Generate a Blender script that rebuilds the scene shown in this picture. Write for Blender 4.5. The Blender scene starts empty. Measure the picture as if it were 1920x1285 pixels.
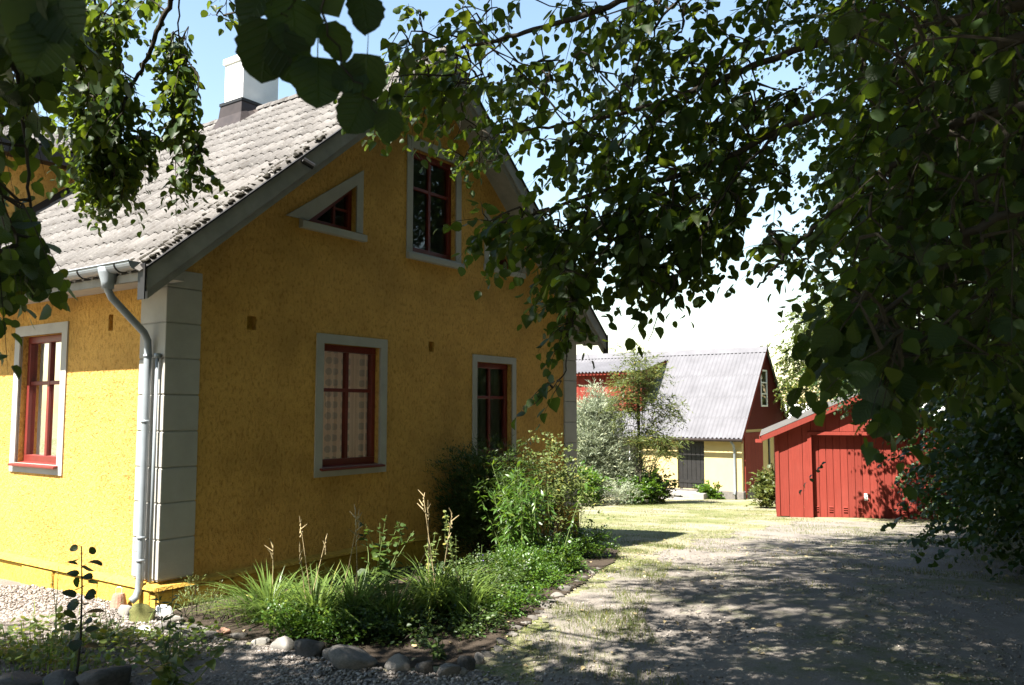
import bpy, bmesh, math, random
import numpy as np
from math import sin, cos, tan, radians, pi, sqrt
from mathutils import Vector, Matrix
random.seed(7)
RNG = np.random.default_rng(11)
sc = bpy.context.scene
C = sc.collection

# ------------------------------------------------------------------ camera, world, sun, exposure
F, PITCH, CAMH = 1560.0, radians(4.65), 1.75          # focal length in photo pixels (1920 wide)
cam_d = bpy.data.cameras.new('Camera'); cam = bpy.data.objects.new('Camera', cam_d); C.objects.link(cam)
cam_d.sensor_width = 36; cam_d.lens = F / 1920 * 36; cam_d.clip_start = .05; cam_d.clip_end = 5000
cam.location = (0, 0, CAMH); cam.rotation_euler = (radians(90) + PITCH, 0, 0)
cam_d.dof.use_dof = True; cam_d.dof.focus_distance = 10.0; cam_d.dof.aperture_fstop = 9.0
sc.camera = cam
SUN_AZ, SUN_EL = radians(224), radians(56)            # clockwise from +Y
SUNV = Vector((sin(SUN_AZ) * cos(SUN_EL), cos(SUN_AZ) * cos(SUN_EL), sin(SUN_EL)))
w = bpy.data.worlds.new('World'); sc.world = w; w.use_nodes = True
nt = w.node_tree; nt.nodes.clear()
wo = nt.nodes.new('ShaderNodeOutputWorld'); wb = nt.nodes.new('ShaderNodeBackground'); sk = nt.nodes.new('ShaderNodeTexSky')
sk.sky_type = 'NISHITA'; sk.sun_disc = False; sk.sun_elevation = SUN_EL; sk.sun_rotation = SUN_AZ
sk.air_density = 1.6; sk.dust_density = .2; sk.ozone_density = 1.0
wb.inputs[1].default_value = .05
nt.links.new(sk.outputs[0], wb.inputs[0]); nt.links.new(wb.outputs[0], wo.inputs[0])
sd = bpy.data.lights.new('Sun', 'SUN'); sd.energy = 5.0; sd.angle = radians(.53); sd.color = (1, .95, .86)
so = bpy.data.objects.new('Sun', sd); C.objects.link(so); so.rotation_euler = (-SUNV).to_track_quat('-Z', 'Y').to_euler()
sc.view_settings.view_transform = 'Standard'; sc.view_settings.look = 'None'
sc.view_settings.exposure = 2.4; sc.view_settings.gamma = 1
sc.cycles.use_denoising = True
sc.cycles.max_bounces = 8; sc.cycles.diffuse_bounces = 4; sc.cycles.transparent_max_bounces = 12

# ------------------------------------------------------------------ helpers
def ray(x, y):
    X = (x - 960) / F; up = -(y - 642.5) / F; cp, sp = cos(PITCH), sin(PITCH)
    return np.array([X, cp - up * sp, sp + up * cp])
def px(x, y, Y):                                       # point seen at photo pixel x,y at the distance Y
    r = ray(x, y); return np.array([0, 0, CAMH]) + r * (Y / r[1])
def gz(x, y):                                          # terrain: level by the house, falling gently to the barn
    t = np.clip((np.asarray(y, float) - 7.3), 0, 40)
    return -.067 * np.where(t < 2, t * t / 4, t - 1) + .0
def gzf(x, y): return float(gz(x, y))
def ground_px(x, y):
    r = ray(x, y); t = 6.0
    for _ in range(60):
        p = np.array([0, 0, CAMH]) + r * t; t += .5 * ((gzf(p[0], p[1]) - CAMH) / r[2] - t)
    return np.array([0, 0, CAMH]) + r * t
def topix(P):
    P = np.asarray(P, float) - np.array([0, 0, CAMH]); cp, sp = cos(PITCH), sin(PITCH)
    fw = P[..., 1] * cp + P[..., 2] * sp; up = -P[..., 1] * sp + P[..., 2] * cp
    fw = np.where(fw < .05, 1e-6, fw)
    return 960 + F * P[..., 0] / fw, 642.5 - F * up / fw, fw

def link(name, me, mat=None, parent=None):
    o = bpy.data.objects.new(name, me); C.objects.link(o)
    if mat is not None and me is not None and not me.materials: me.materials.append(mat)
    if parent is not None: o.parent = parent
    return o
def tag(o, label=None, cat=None, group=None, kind=None):
    if label: o['label'] = label
    if cat: o['category'] = cat
    if group: o['group'] = group
    if kind: o['kind'] = kind
    return o
def thing(name, loc, label, cat, rz=0, group=None):
    o = bpy.data.objects.new(name, None); C.objects.link(o); o.location = loc; o.rotation_euler = (0, 0, rz); o.empty_display_size = .2
    return tag(o, label, cat, group)

class MB:                                              # collects polygons, links as one mesh
    def __init__(s): s.v = []; s.f = []
    def poly(s, pts):
        n = len(s.v); s.v += [tuple(p) for p in pts]; s.f.append(tuple(range(n, n + len(pts))))
    def hexa(s, c):                                    # 8 corners: bottom 4 then top 4
        n = len(s.v); s.v += [tuple(p) for p in c]
        s.f += [tuple(n + i for i in q) for q in ((0,3,2,1),(4,5,6,7),(0,1,5,4),(1,2,6,5),(2,3,7,6),(3,0,4,7))]
    def box(s, x0, x1, y0, y1, z0, z1, M=None):
        c = [(x0,y0,z0),(x1,y0,z0),(x1,y1,z0),(x0,y1,z0),(x0,y0,z1),(x1,y0,z1),(x1,y1,z1),(x0,y1,z1)]
        if M: c = [M(*p) for p in c]
        s.hexa(c); return s
    def tube(s, pts, rad, n=8, cap=True):
        pts = [Vector(p) for p in pts]; k0 = len(s.v)
        if not hasattr(rad, '__len__'): rad = [rad] * len(pts)
        up = Vector((.13, .31, 1)).normalized()
        for i, p in enumerate(pts):
            d = (pts[min(i + 1, len(pts) - 1)] - pts[max(i - 1, 0)]).normalized()
            a = d.cross(up)
            if a.length < 1e-3: a = d.cross(Vector((1, 0, 0)))
            a.normalize(); b = d.cross(a)
            for j in range(n):
                t = 2 * pi * j / n; q = p + (a * cos(t) + b * sin(t)) * rad[i]; s.v.append(tuple(q))
        for i in range(len(pts) - 1):
            for j in range(n):
                s.f.append((k0 + i*n + j, k0 + i*n + (j+1) % n, k0 + (i+1)*n + (j+1) % n, k0 + (i+1)*n + j))
        if cap:
            s.f.append(tuple(k0 + j for j in range(n))[::-1]); s.f.append(tuple(k0 + (len(pts)-1)*n + j for j in range(n)))
        return s
    def mesh(s, name, smooth=False):
        me = bpy.data.meshes.new(name); me.from_pydata(s.v, [], s.f)
        if smooth: me.polygons.foreach_set('use_smooth', [True] * len(me.polygons))
        me.update(); return me
    def build(s, name, mat, parent=None, smooth=False, bevel=0):
        o = link(name, s.mesh(name, smooth), mat, parent)
        if bevel:
            m = o.modifiers.new('bevel', 'BEVEL'); m.width = bevel; m.segments = 2; m.limit_method = 'ANGLE'
        return o

def tri_mesh(name, V, T, mat, rnd=None, smooth=False):
    V = np.asarray(V, np.float32); T = np.asarray(T, np.int32); n = len(T)
    me = bpy.data.meshes.new(name); me.vertices.add(len(V)); me.vertices.foreach_set('co', V.ravel())
    me.loops.add(n * 3); me.loops.foreach_set('vertex_index', T.ravel()); me.polygons.add(n)
    me.polygons.foreach_set('loop_start', np.arange(0, n * 3, 3, dtype=np.int32))
    if smooth: me.polygons.foreach_set('use_smooth', np.ones(n, bool))
    me.update(calc_edges=True)
    if rnd is not None:
        a = me.attributes.new('rnd', 'FLOAT', 'POINT'); a.data.foreach_set('value', np.asarray(rnd, np.float32))
    me.materials.append(mat); return me

# ------------------------------------------------------------------ materials
class N:
    def __init__(s, name):
        s.m = bpy.data.materials.new(name); s.m.use_nodes = True; s.t = s.m.node_tree; s.t.nodes.clear()
        s.out = s.n('ShaderNodeOutputMaterial')
    def n(s, t, **k):
        o = s.t.nodes.new(t)
        for a, b in k.items(): setattr(o, a, b)
        return o
    def L(s, a, b): s.t.links.new(a, b)
    def coord(s, scale=(1, 1, 1), kind='Object'):
        tc = s.n('ShaderNodeTexCoord'); mp = s.n('ShaderNodeMapping'); mp.inputs['Scale'].default_value = scale
        s.L(tc.outputs[kind], mp.inputs[0]); return mp.outputs[0]
    def noise(s, vec, scale, detail=4, rough=.6, dist=0):
        o = s.n('ShaderNodeTexNoise'); s.L(vec, o.inputs['Vector'])
        for k, v in (('Scale', scale), ('Detail', detail), ('Roughness', rough), ('Distortion', dist)): o.inputs[k].default_value = v
        return o.outputs['Fac']
    def ramp(s, fac, stops):
        o = s.n('ShaderNodeValToRGB'); s.L(fac, o.inputs[0]); e = o.color_ramp.elements
        while len(e) < len(stops): e.new(.5)
        for i, (p, c) in enumerate(stops):
            e[i].position = p; e[i].color = (*c, 1) if hasattr(c, '__len__') else (c, c, c, 1)
        return o.outputs[0]
    def mix(s, fac, a, b, mode='MIX'):
        o = s.n('ShaderNodeMix', data_type='RGBA', blend_type=mode)
        for sk_, v in ((o.inputs[0], fac), (o.inputs[6], a), (o.inputs[7], b)):
            if hasattr(v, 'links') or hasattr(v, 'is_output'): s.L(v, sk_)
            elif hasattr(v, '__len__'): sk_.default_value = (*v, 1)
            else: sk_.default_value = v
        return o.outputs[2]
    def math(s, op, a, b=0.0, clamp=False):
        o = s.n('ShaderNodeMath', operation=op, use_clamp=clamp)
        for i, v in enumerate((a, b)):
            if hasattr(v, 'is_output'): s.L(v, o.inputs[i])
            else: o.inputs[i].default_value = v
        return o.outputs[0]
    def bump(s, h, strength, dist):
        o = s.n('ShaderNodeBump'); s.L(h, o.inputs['Height']); o.inputs['Strength'].default_value = strength; o.inputs['Distance'].default_value = dist
        return o.outputs[0]
    def bsdf(s, color, rough=.8, spec=.3, metal=0, normal=None, **k):
        p = s.n('ShaderNodeBsdfPrincipled')
        for key, v in (('Base Color', color), ('Roughness', rough), ('Specular IOR Level', spec), ('Metallic', metal)):
            if hasattr(v, 'is_output'): s.L(v, p.inputs[key])
            elif hasattr(v, '__len__'): p.inputs[key].default_value = (*v, 1)
            else: p.inputs[key].default_value = v
        if normal is not None: s.L(normal, p.inputs['Normal'])
        s.L(p.outputs[0], s.out.inputs[0]); return p

def simple(name, c, rough=.7, spec=.3, metal=0, var=.15, scale=6, bump=0, bscale=60, stretch=(1, 1, 1), objvar=0):
    q = N(name); v = q.coord(stretch); f = q.noise(v, scale, 5, .65)
    lo = tuple(x * (1 - var) for x in c); hi = tuple(min(1, x * (1 + var)) for x in c)
    col = q.ramp(f, [(.3, lo), (.7, hi)])
    if objvar:
        oi = q.n('ShaderNodeObjectInfo'); col = q.mix(1.0, col, q.ramp(oi.outputs['Random'], [(0, 1 - objvar), (1, 1.0)]), 'MULTIPLY')
    nb = q.bump(q.noise(v, bscale, 4, .6), bump, .01) if bump else None
    q.bsdf(col, rough, spec, metal, nb); return q.m

def m_render(name, c, coarse=1.0):
    q = N(name); v = q.coord(); vs = q.coord((1, 1, .62))
    a = q.noise(vs, 31, 4, .6, .35); b = q.noise(v, 80, 2, .5); big = q.noise(v, 1.3, 4, .6); mid = q.noise(v, 7, 4, .6)
    h = q.math('ADD', q.math('MULTIPLY', a, 1.0), q.math('MULTIPLY', b, .35))
    col = q.ramp(big, [(.28, tuple(x * .66 for x in c)), (.5, c), (.72, tuple(min(1, x * 1.12) for x in c))])
    col = q.mix(q.math('MULTIPLY', q.ramp(mid, [(.35, 1.0), (.6, 0.0)]), .28), col, (c[0] * .72, c[1] * .66, c[2] * .6))
    pit_shade = q.ramp(a, [(.34, 1.0), (.50, 0.0)])  # shade in the hollows of the render, painted into its colour
    col = q.mix(q.math('MULTIPLY', pit_shade, .6), col, (c[0] * .45, c[1] * .38, c[2] * .3))
    q.bsdf(col, .92, .15, 0, q.bump(h, 1.0 * coarse, .04)); return q.m

def m_leaf(name, c, tr, spec=.45, rough=.42, trans=.38, attr=True, vein=False, hot=(2.1, 1.4, 1.0)):
    q = N(name)
    if attr:
        at = q.n('ShaderNodeAttribute', attribute_name='rnd'); r = at.outputs['Fac']
    else: r = q.n('ShaderNodeObjectInfo').outputs['Random']
    col = q.ramp(r, [(0, tuple(x * .6 for x in c)), (.55, c), (.93, (c[0] * 1.5, c[1] * 1.3, c[2] * 1.1)), (1, (c[0] * hot[0], c[1] * hot[1], c[2] * hot[2]))])
    tc_ = q.ramp(r, [(0, tuple(x * .65 for x in tr)), (.6, tr), (1, (tr[0] * (.6 + .4 * hot[0]), tr[1] * 1.2, tr[2]))])
    nb = None
    if vein:
        tc = q.n('ShaderNodeTexCoord'); sx = q.n('ShaderNodeSeparateXYZ'); q.L(tc.outputs['Object'], sx.inputs[0])
        ax = q.math('ABSOLUTE', sx.outputs[0]); k = q.math('SUBTRACT', sx.outputs[1], q.math('MULTIPLY', ax, .75))
        wv = q.math('SINE', q.math('MULTIPLY', k, 42.0)); vv = q.ramp(q.math('ADD', q.math('MULTIPLY', wv, .5), .5), [(.8, 0.0), (1, 1.0)])
        mid = q.ramp(ax, [(0, 1.0), (.025, 0.0)]); vn = q.math('MAXIMUM', vv, mid)
        col = q.mix(q.math('MULTIPLY', vn, .35), col, tuple(x * 1.9 for x in c)); tc_ = q.mix(q.math('MULTIPLY', vn, .4), tc_, tuple(x * .45 for x in tr))
        nb = q.bump(vn, .5, .004)
    p = q.bsdf(col, rough, spec, 0, nb)
    t = q.n('ShaderNodeBsdfTranslucent'); q.L(tc_, t.inputs[0])
    mx = q.n('ShaderNodeMixShader'); mx.inputs[0].default_value = trans
    q.L(p.outputs[0], mx.inputs[1]); q.L(t.outputs[0], mx.inputs[2]); q.L(mx.outputs[0], q.out.inputs[0]); return q.m

def m_glass():
    q = N('window_glass'); tr = q.n('ShaderNodeBsdfTransparent'); gl = q.n('ShaderNodeBsdfGlossy'); gl.inputs['Roughness'].default_value = .012
    tr.inputs[0].default_value = (.86, .9, .88, 1)
    v = q.coord(); nb = q.bump(q.noise(v, 5, 2, .5), .05, .02); q.L(nb, gl.inputs['Normal'])
    fr = q.n('ShaderNodeFresnel'); fr.inputs[0].default_value = 1.75
    mx = q.n('ShaderNodeMixShader'); q.L(fr.outputs[0], mx.inputs[0]); q.L(tr.outputs[0], mx.inputs[1]); q.L(gl.outputs[0], mx.inputs[2])
    q.L(mx.outputs[0], q.out.inputs[0]); return q.m

def m_curtain(name, c, dot, dots=True, axis=0):
    q = N(name); tc = q.n('ShaderNodeTexCoord'); sx = q.n('ShaderNodeSeparateXYZ'); q.L(tc.outputs['Object'], sx.inputs[0])
    u = sx.outputs[axis]; z = sx.outputs[2]
    def cell(t, k): return q.math('SUBTRACT', q.math('FRACT', q.math('MULTIPLY', t, k)), .5)
    cu, cz = cell(u, 9.5), cell(z, 8.0)
    d = q.math('SQRT', q.math('ADD', q.math('POWER', q.math('MULTIPLY', cu, 1.0), 2.0), q.math('POWER', cz, 2.0)))
    mk = q.ramp(d, [(.30, 1.0), (.34, 0.0)])
    gap = q.ramp(q.noise(q.coord((3, 3, .01)), 1.5, 1), [(.42, 0.0), (.46, 1.0)])
    col = q.mix(q.math('MULTIPLY', mk, gap), c, dot) if dots else c
    p = q.bsdf(col, .9, .1); t = q.n('ShaderNodeBsdfTranslucent'); 
    if dots: q.L(col, t.inputs[0])
    else: t.inputs[0].default_value = (*c, 1)
    mx = q.n('ShaderNodeMixShader'); mx.inputs[0].default_value = .5
    q.L(p.outputs[0], mx.inputs[1]); q.L(t.outputs[0], mx.inputs[2]); q.L(mx.outputs[0], q.out.inputs[0]); return q.m

def m_tile():
    q = N('concrete_tile'); v = q.coord(); g = q.n('ShaderNodeNewGeometry'); 
    tcg = q.n('ShaderNodeMapping'); q.L(g.outputs['Position'], tcg.inputs[0]); p = tcg.outputs[0]
    a = q.noise(p, 2.2, 5, .65); b = q.noise(p, 30, 5, .7); d = q.noise(p, 11, 4, .7)
    col = q.ramp(a, [(.3, (.10, .093, .089)), (.7, (.155, .145, .139))])
    oi = q.n('ShaderNodeObjectInfo'); col = q.mix(1.0, col, q.ramp(oi.outputs['Random'], [(0, .74), (1, 1.0)]), 'MULTIPLY')
    col = q.mix(q.ramp(b, [(.56, 0.0), (.66, .8)]), col, (.20, .193, .18))
    col = q.mix(q.ramp(d, [(.54, 0.0), (.68, .8)]), col, (.055, .047, .04))
    q.bsdf(col, .9, .2, 0, q.bump(b, .5, .01)); return q.m

def m_wood(name, c, scale=1.0, objvar=.18):
    q = N(name); v = q.coord((14, 14, .7)); f = q.noise(v, 3 * scale, 5, .7, .4); big = q.noise(q.coord(), 1.1, 3)
    col = q.ramp(f, [(.25, tuple(x * .72 for x in c)), (.6, c), (.85, tuple(min(1, x * 1.18) for x in c))])
    col = q.mix(q.ramp(big, [(.5, 0.0), (.75, .3)]), col, (c[0] * 1.15, c[1] * 1.6, c[2] * 1.8))
    oi = q.n('ShaderNodeObjectInfo'); col = q.mix(1.0, col, q.ramp(oi.outputs['Random'], [(0, 1 - objvar), (1, 1.0)]), 'MULTIPLY')
    q.bsdf(col, .85, .2, 0, q.bump(f, .5, .006)); return q.m

def m_ground(name, dirt, grass, bias, fine=70):
    q = N(name); g = q.n('ShaderNodeNewGeometry'); mp = q.n('ShaderNodeMapping'); q.L(g.outputs['Position'], mp.inputs[0]); p = mp.outputs[0]
    big = q.noise(p, .55, 5, .62); mid = q.noise(p, 3.2, 5, .65, .5); f = q.noise(p, fine, 4, .7); ff = q.noise(p, 22, 4, .7)
    gm = q.ramp(q.math('ADD', q.math('MULTIPLY', big, .6), q.math('MULTIPLY', mid, .4)), [(bias, 0.0), (bias + .12, 1.0)])
    gm = q.math('MULTIPLY', gm, q.ramp(ff, [(.32, .25), (.55, 1.0)]))
    dc = q.ramp(f, [(.25, tuple(x * .55 for x in dirt)), (.5, dirt), (.75, tuple(min(1, x * 1.35) for x in dirt))])
    dc = q.mix(q.ramp(mid, [(.4, .45), (.62, 0.0)]), dc, tuple(x * .68 for x in dirt))
    mr = q.n('ShaderNodeMapping'); mr.inputs['Rotation'].default_value = (0, 0, radians(24)); mr.inputs['Scale'].default_value = (1.5, .16, 1); q.L(g.outputs['Position'], mr.inputs[0]); dc = q.mix(q.ramp(q.noise(mr.outputs[0], 1.6, 3, .5), [(.38, .5), (.52, 0.0)]), dc, tuple(x * .72 for x in dirt))
    gc = q.ramp(f, [(.25, tuple(x * .5 for x in grass)), (.5, grass), (.8, (grass[0] * 1.7, grass[1] * 1.4, grass[2] * 1.2))])
    gc = q.mix(q.ramp(q.noise(p, 1.7, 4), [(.45, 0.0), (.65, .75)]), gc, (.17, .165, .07))
    h = q.math('ADD', f, q.math('MULTIPLY', ff, .8))
    q.bsdf(q.mix(gm, dc, gc), .95, .15, 0, q.bump(h, .8, .02)); return q.m

M = {}
M['wall'] = m_render('yellow_render', (.60, .345, .09))
M['plinth'] = m_render('yellow_plinth', (.50, .31, .06), .5)
M['trim'] = simple('grey_plaster', (.34, .325, .295), .8, .2, 0, .1, 3, .25, 90)
M['barge'] = simple('grey_painted_board', (.24, .23, .21), .75, .25, 0, .18, 4, .2, 60, (1, 1, 1))
M['winred'] = simple('oxblood_paint', (.135, .018, .013), .45, .45, 0, .15, 8)
M['glass'] = m_glass()
M['curtain'] = m_curtain('dotted_curtain', (.90, .72, .60), (.62, .54, .48))
M['curtain_left'] = m_curtain('dotted_curtain_sunny', (.50, .42, .36), (.82, .80, .74), axis=1)
M['sheer'] = m_curtain('sheer_curtain', (.42, .43, .42), (0, 0, 0), False)
M['tile'] = m_tile()
M['moss'] = simple('dark_moss', (.035, .032, .026), .95, .1, 0, .5, 20, .6, 90)
M['zinc'] = simple('grey_zinc', (.22, .245, .27), .5, .5, .25, .1, 6)
M['black'] = simple('black_sheet', (.012, .011, .011), .5, .4, 0, .3, 6)
M['white'] = simple('white_limewash', (.80, .79, .76), .85, .2, 0, .06, 4, .4, 40)
M['copper'] = simple('brown_flashing', (.045, .034, .03), .5, .5, .5, .3, 5)
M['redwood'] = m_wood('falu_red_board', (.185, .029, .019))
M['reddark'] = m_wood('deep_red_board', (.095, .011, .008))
M['eternit'] = simple('grey_corrugated', (.105, .103, .112), .85, .2, 0, .16, 1.4, .15, 60)
M['felt'] = simple('weathered_sheet', (.07, .066, .06), .9, .2, 0, .3, 3, .3, 40)
M['barnwall'] = simple('cream_yellow_render', (.46, .36, .17), .9, .2, 0, .07, 2, .3, 30)
M['stone'] = simple('granite', (.17, .155, .14), .85, .25, 0, .3, 9, .6, 40, objvar=.45)
M['darkstone'] = simple('dark_boulder', (.06, .056, .052), .85, .25, 0, .35, 6, .6, 30)
M['mossstone'] = simple('mossy_stone', (.14, .14, .05), .95, .15, 0, .35, 9, .8, 60)
M['concrete'] = simple('step_concrete', (.22, .205, .185), .9, .2, 0, .15, 5, .3, 50)
M['iron'] = simple('rusty_iron', (.30, .17, .12), .8, .3, .1, .3, 12, .5, 60)
M['steel'] = simple('steel', (.6, .6, .58), .4, .5, .6, .1, 6)
M['bark'] = simple('lime_bark', (.03, .025, .02), .9, .2, 0, .35, 14, .9, 25, (1, 1, .3))
M['twig'] = simple('twig_bark', (.03, .025, .018), .85, .2, 0, .3, 20)
M['stem'] = simple('green_stem', (.10, .14, .04), .7, .3, 0, .25, 10)
M['straw'] = simple('dry_stalk', (.28, .22, .12), .8, .2, 0, .2, 14)
M['lime'] = m_leaf('lime_leaf', (.020, .044, .009), (.15, .22, .016), .28, .5, .36)
M['lime_obj'] = m_leaf('lime_leaf_single', (.016, .034, .008), (.07, .12, .010), .28, .5, .32, attr=False, vein=True)
M['hedge'] = m_leaf('dark_lime_leaf', (.018, .040, .009), (.06, .105, .011), .3, .5, .28)
M['maple'] = m_leaf('maple_leaf', (.065, .09, .02), (.16, .19, .03))
M['grassblade'] = m_leaf('daylily_blade', (.09, .145, .032), (.22, .32, .055), .4, .45, .4)
M['lawn'] = m_leaf('lawn_grass', (.085, .11, .028), (.16, .18, .045), .3, .6, .35)
M['shrub'] = m_leaf('shrub_leaf', (.035, .065, .014), (.10, .17, .025), .4, .5, .3)
M['box'] = m_leaf('box_leaf', (.045, .10, .014), (.14, .26, .02), .5, .4, .35)
M['pale'] = m_leaf('pale_leaf', (.11, .15, .05), (.22, .27, .08), .35, .5, .4)
M['silver'] = m_leaf('silver_willow_leaf', (.25, .285, .20), (.28, .32, .20), .4, .6, .35, hot=(1.1, 1.15, 1.2))
M['rowan'] = m_leaf('rowan_leaf', (.075, .10, .025), (.17, .20, .045), .4, .5, .38)
M['weed'] = m_leaf('weed_leaf', (.07, .11, .02), (.22, .28, .03), .35, .5, .4)
M['far'] = m_leaf('far_foliage', (.06, .09, .045), (.06, .09, .03), .2, .8, .2)
M['soil'] = m_ground('bed_soil', (.05, .038, .028), (.06, .09, .03), .62)
M['drive'] = m_ground('driveway_dirt', (.205, .182, .160), (.07, .092, .026), .50)
M['ground'] = m_ground('worn_lawn', (.27, .24, .17), (.10, .12, .035), .42)
M['gravelbase'] = m_ground('gravel_base', (.19, .165, .145), (.1, .1, .05), .9, 90)
q = N('gravel'); at = q.n('ShaderNodeAttribute', attribute_name='rnd'); q.bsdf(q.ramp(at.outputs['Fac'], [(0, (.09, .078, .07)), (.5, (.19, .165, .145)), (1, (.30, .27, .245))]), .85, .25); M['gravel'] = q.m
q = N('paper_white'); q.bsdf((.75, .74, .70), .7, .2); M['paint_white'] = q.m
q = N('violet_petal'); q.bsdf((.25, .18, .55), .7, .2); M['violet'] = q.m

# ================================================================== THE SETTING: ground sheets
def sheet(name, xs, ys, mat, dz=0.0, mask=None, kind='structure'):
    X, Y = np.meshgrid(xs, ys, indexing='ij'); Z = gz(X, Y) + dz
    Z = Z + .012 * np.sin(X * 2.3 + Y * 1.1) * np.cos(Y * 1.9 - X * .7) * (np.abs(Y) < 40)
    V = np.stack([X, Y, Z], -1).reshape(-1, 3); nx, ny = X.shape
    i, j = np.meshgrid(np.arange(nx - 1), np.arange(ny - 1), indexing='ij')
    a = (i * ny + j).ravel(); Q = np.stack([a, a + ny, a + ny + 1, a + 1], 1)
    if mask is not None:
        c = V[Q].mean(1); Q = Q[mask(c[:, 0], c[:, 1])]
    T = np.concatenate([Q[:, [0, 1, 2]], Q[:, [0, 2, 3]]])
    return tag(link(name, tri_mesh(name, V, T, mat, smooth=True)), kind=kind)
def inpoly(x, y, P):
    x = np.asarray(x); y = np.asarray(y); r = np.zeros(x.shape, bool); n = len(P)
    for i in range(n):
        (x0, y0), (x1, y1) = P[i][:2], P[(i + 1) % n][:2]
        c = ((y0 > y) != (y1 > y)); xi = (x1 - x0) * (y - y0) / ((y1 - y0) if y1 != y0 else 1e-9) + x0
        r ^= c & (x < xi)
    return r
def wob(x, y, a=.12): return a * (np.sin(x * 3.1 + y * 1.7) + np.sin(y * 4.3 - x * 2.2) * .6 + .5 * np.sin(x * 9.1 + y * 7.7))
xs = np.concatenate([[-3000, -600, -150, -60], np.arange(-30, 40.1, .5), [60, 150, 600, 3000]])
ys = np.concatenate([[-600, -100, -30], np.arange(-12, 60.1, .5), [90, 160, 300, 800, 3500]])
sheet('ground', xs, ys, M['ground'])
DRIVE = [(.55, -8), (.05, 5.2), (.1, 6.6), (.75, 8.4), (1.5, 10.2), (2.6, 13), (4.6, 16), (6.4, 18.6), (9.6, 18), (8, 14.5), (6.6, 11.5), (5.6, 8), (4.8, 5), (4.4, -8)]
sheet('driveway', np.arange(-.4, 10.4, .05), np.arange(3.6, 19.5, .05), M['drive'], .006, lambda x, y: inpoly(x + wob(x, y), y + wob(y, x), DRIVE))
GRAVEL = [(-12, 15.8), (-3.30, 7.42), (-2.95, 7.3), (-2.5, 6.72), (-2.0, 6.4), (-1.4, 6.1), (-.8, 5.72), (-.2, 5.75), (.12, 5.3), (.4, -6), (-14, -6), (-30, 4)]
sheet('gravel_path', np.arange(-14, .6, .12), np.arange(-6, 16, .12), M['gravelbase'], .004, lambda x, y: inpoly(x + wob(x, y, .03), y, GRAVEL))
BED = [(-3.0, 7.4), (-2.5, 6.75), (-2.0, 6.44), (-1.4, 6.14), (-.8, 5.8), (-.28, 5.86), (0, 6.7), (.25, 7.3), (.55, 8.2), (.85, 9.2), (1.25, 10.5), (1.5, 12.0), (1.25, 13.6), (.9, 13.6)]
sheet('flower_bed', np.arange(-3.2, 1.8, .04), np.arange(5.6, 13.8, .04), M['soil'], .010, lambda x, y: inpoly(x + wob(x, y, .02), y + wob(y, x, .02), BED))

# ================================================================== THE YELLOW HOUSE
YAW = radians(34.8); K = np.array([-3.1316, 7.5149, 0.0]); RZ = pi / 2 - YAW
D1 = np.array([sin(YAW), cos(YAW), 0]); D2 = np.array([-cos(YAW), sin(YAW), 0])
def hw(u, v, z): return K + D1 * u + D2 * v + np.array([0, 0, z])
GW, LEN, RS, RZ0 = 7.25, 13.0, .83, 3.34               # gable width, house length, roof slope, roof top height over the wall line
UM = GW / 2; APEX = RZ0 + RS * UM
house = thing('yellow_house', K, 'yellow rendered house with grey corner blocks and a tiled gable roof', 'house', RZ)
Gm = lambda a, z, d: (a, -d, z)                         # gable face: along, up, outward
Lm = lambda a, z, d: (-d, a, z)                         # eave face
def wall(name, outline, holes, mp, depth, mat, parent):
    bm = bmesh.new()
    def loop(P, d):
        vs = [bm.verts.new(mp(a, z, d)) for a, z in P]
        return vs, [bm.edges.new((vs[i], vs[(i + 1) % len(vs)])) for i in range(len(vs))]
    E_ = loop(outline, 0)[1]; H = []
    for h in holes: vs, es = loop(h, 0); E_ += es; H.append((h, vs))
    bmesh.ops.triangle_fill(bm, use_beauty=True, use_dissolve=False, edges=E_)
    for h, vs in H:
        ws = [bm.verts.new(mp(a, z, -depth)) for a, z in h]
        for i in range(len(vs)): bm.faces.new((vs[i], vs[(i + 1) % len(vs)], ws[(i + 1) % len(vs)], ws[i]))
    me = bpy.data.meshes.new(name); bm.to_mesh(me); bm.free()
    return link(name, me, mat, parent)
def rect(a0, a1, z0, z1): return [(a0, z0), (a1, z0), (a1, z1), (a0, z1)]
S0 = 3.06                                               # soffit height over the wall line
GWIN = [(1.88, 2.77, 1.13, 2.48), (4.64, 5.48, 1.13, 2.41), (3.30, 4.17, 3.72, 5.04)]
TRI1 = [(1.62, 3.79), (2.34, 3.79), (2.34, 4.34)]; TRI2 = [(GW - 1.62, 3.79), (GW - 2.34, 4.34), (GW - 2.34, 3.79)]
VENT = [(.87, .985, 2.55, 2.69), (3.64, 3.75, 2.49, 2.62)]
gout = [(0, .2), (GW, .2), (GW, S0), (UM, S0 + RS * UM), (0, S0)]
wall('gable_wall', gout, [rect(*r) for r in GWIN] + [TRI1, TRI2] + [rect(*r) for r in VENT], Gm, .2, M['wall'], house)
LWIN = [(1.83, 2.72, 1.19, 2.55), (4.3, 6.5, .42, 2.55), (9.0, 9.9, 1.19, 2.55)]  # second opening is made up: unseen and widened to let sun light the room
LV = (.90, .98, 2.52, 2.68)
wall('side_wall', rect(0, LEN, .2, S0 + .25), [rect(*r) for r in LWIN] + [rect(*LV)], Lm, .2, M['wall'], house)
m = MB(); m.box(GW - .02, GW, .02, LEN, .2, S0 + .2); m.build('back_wall', M['wall'], house)
m = MB(); m.poly([(a, LEN, z) for a, z in gout]); m.build('far_gable_wall', M['wall'], house)
m = MB(); m.box(.2, GW - .2, .22, LEN - .2, .25, .30); m.build('inner_floor', M['white'], house)
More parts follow.
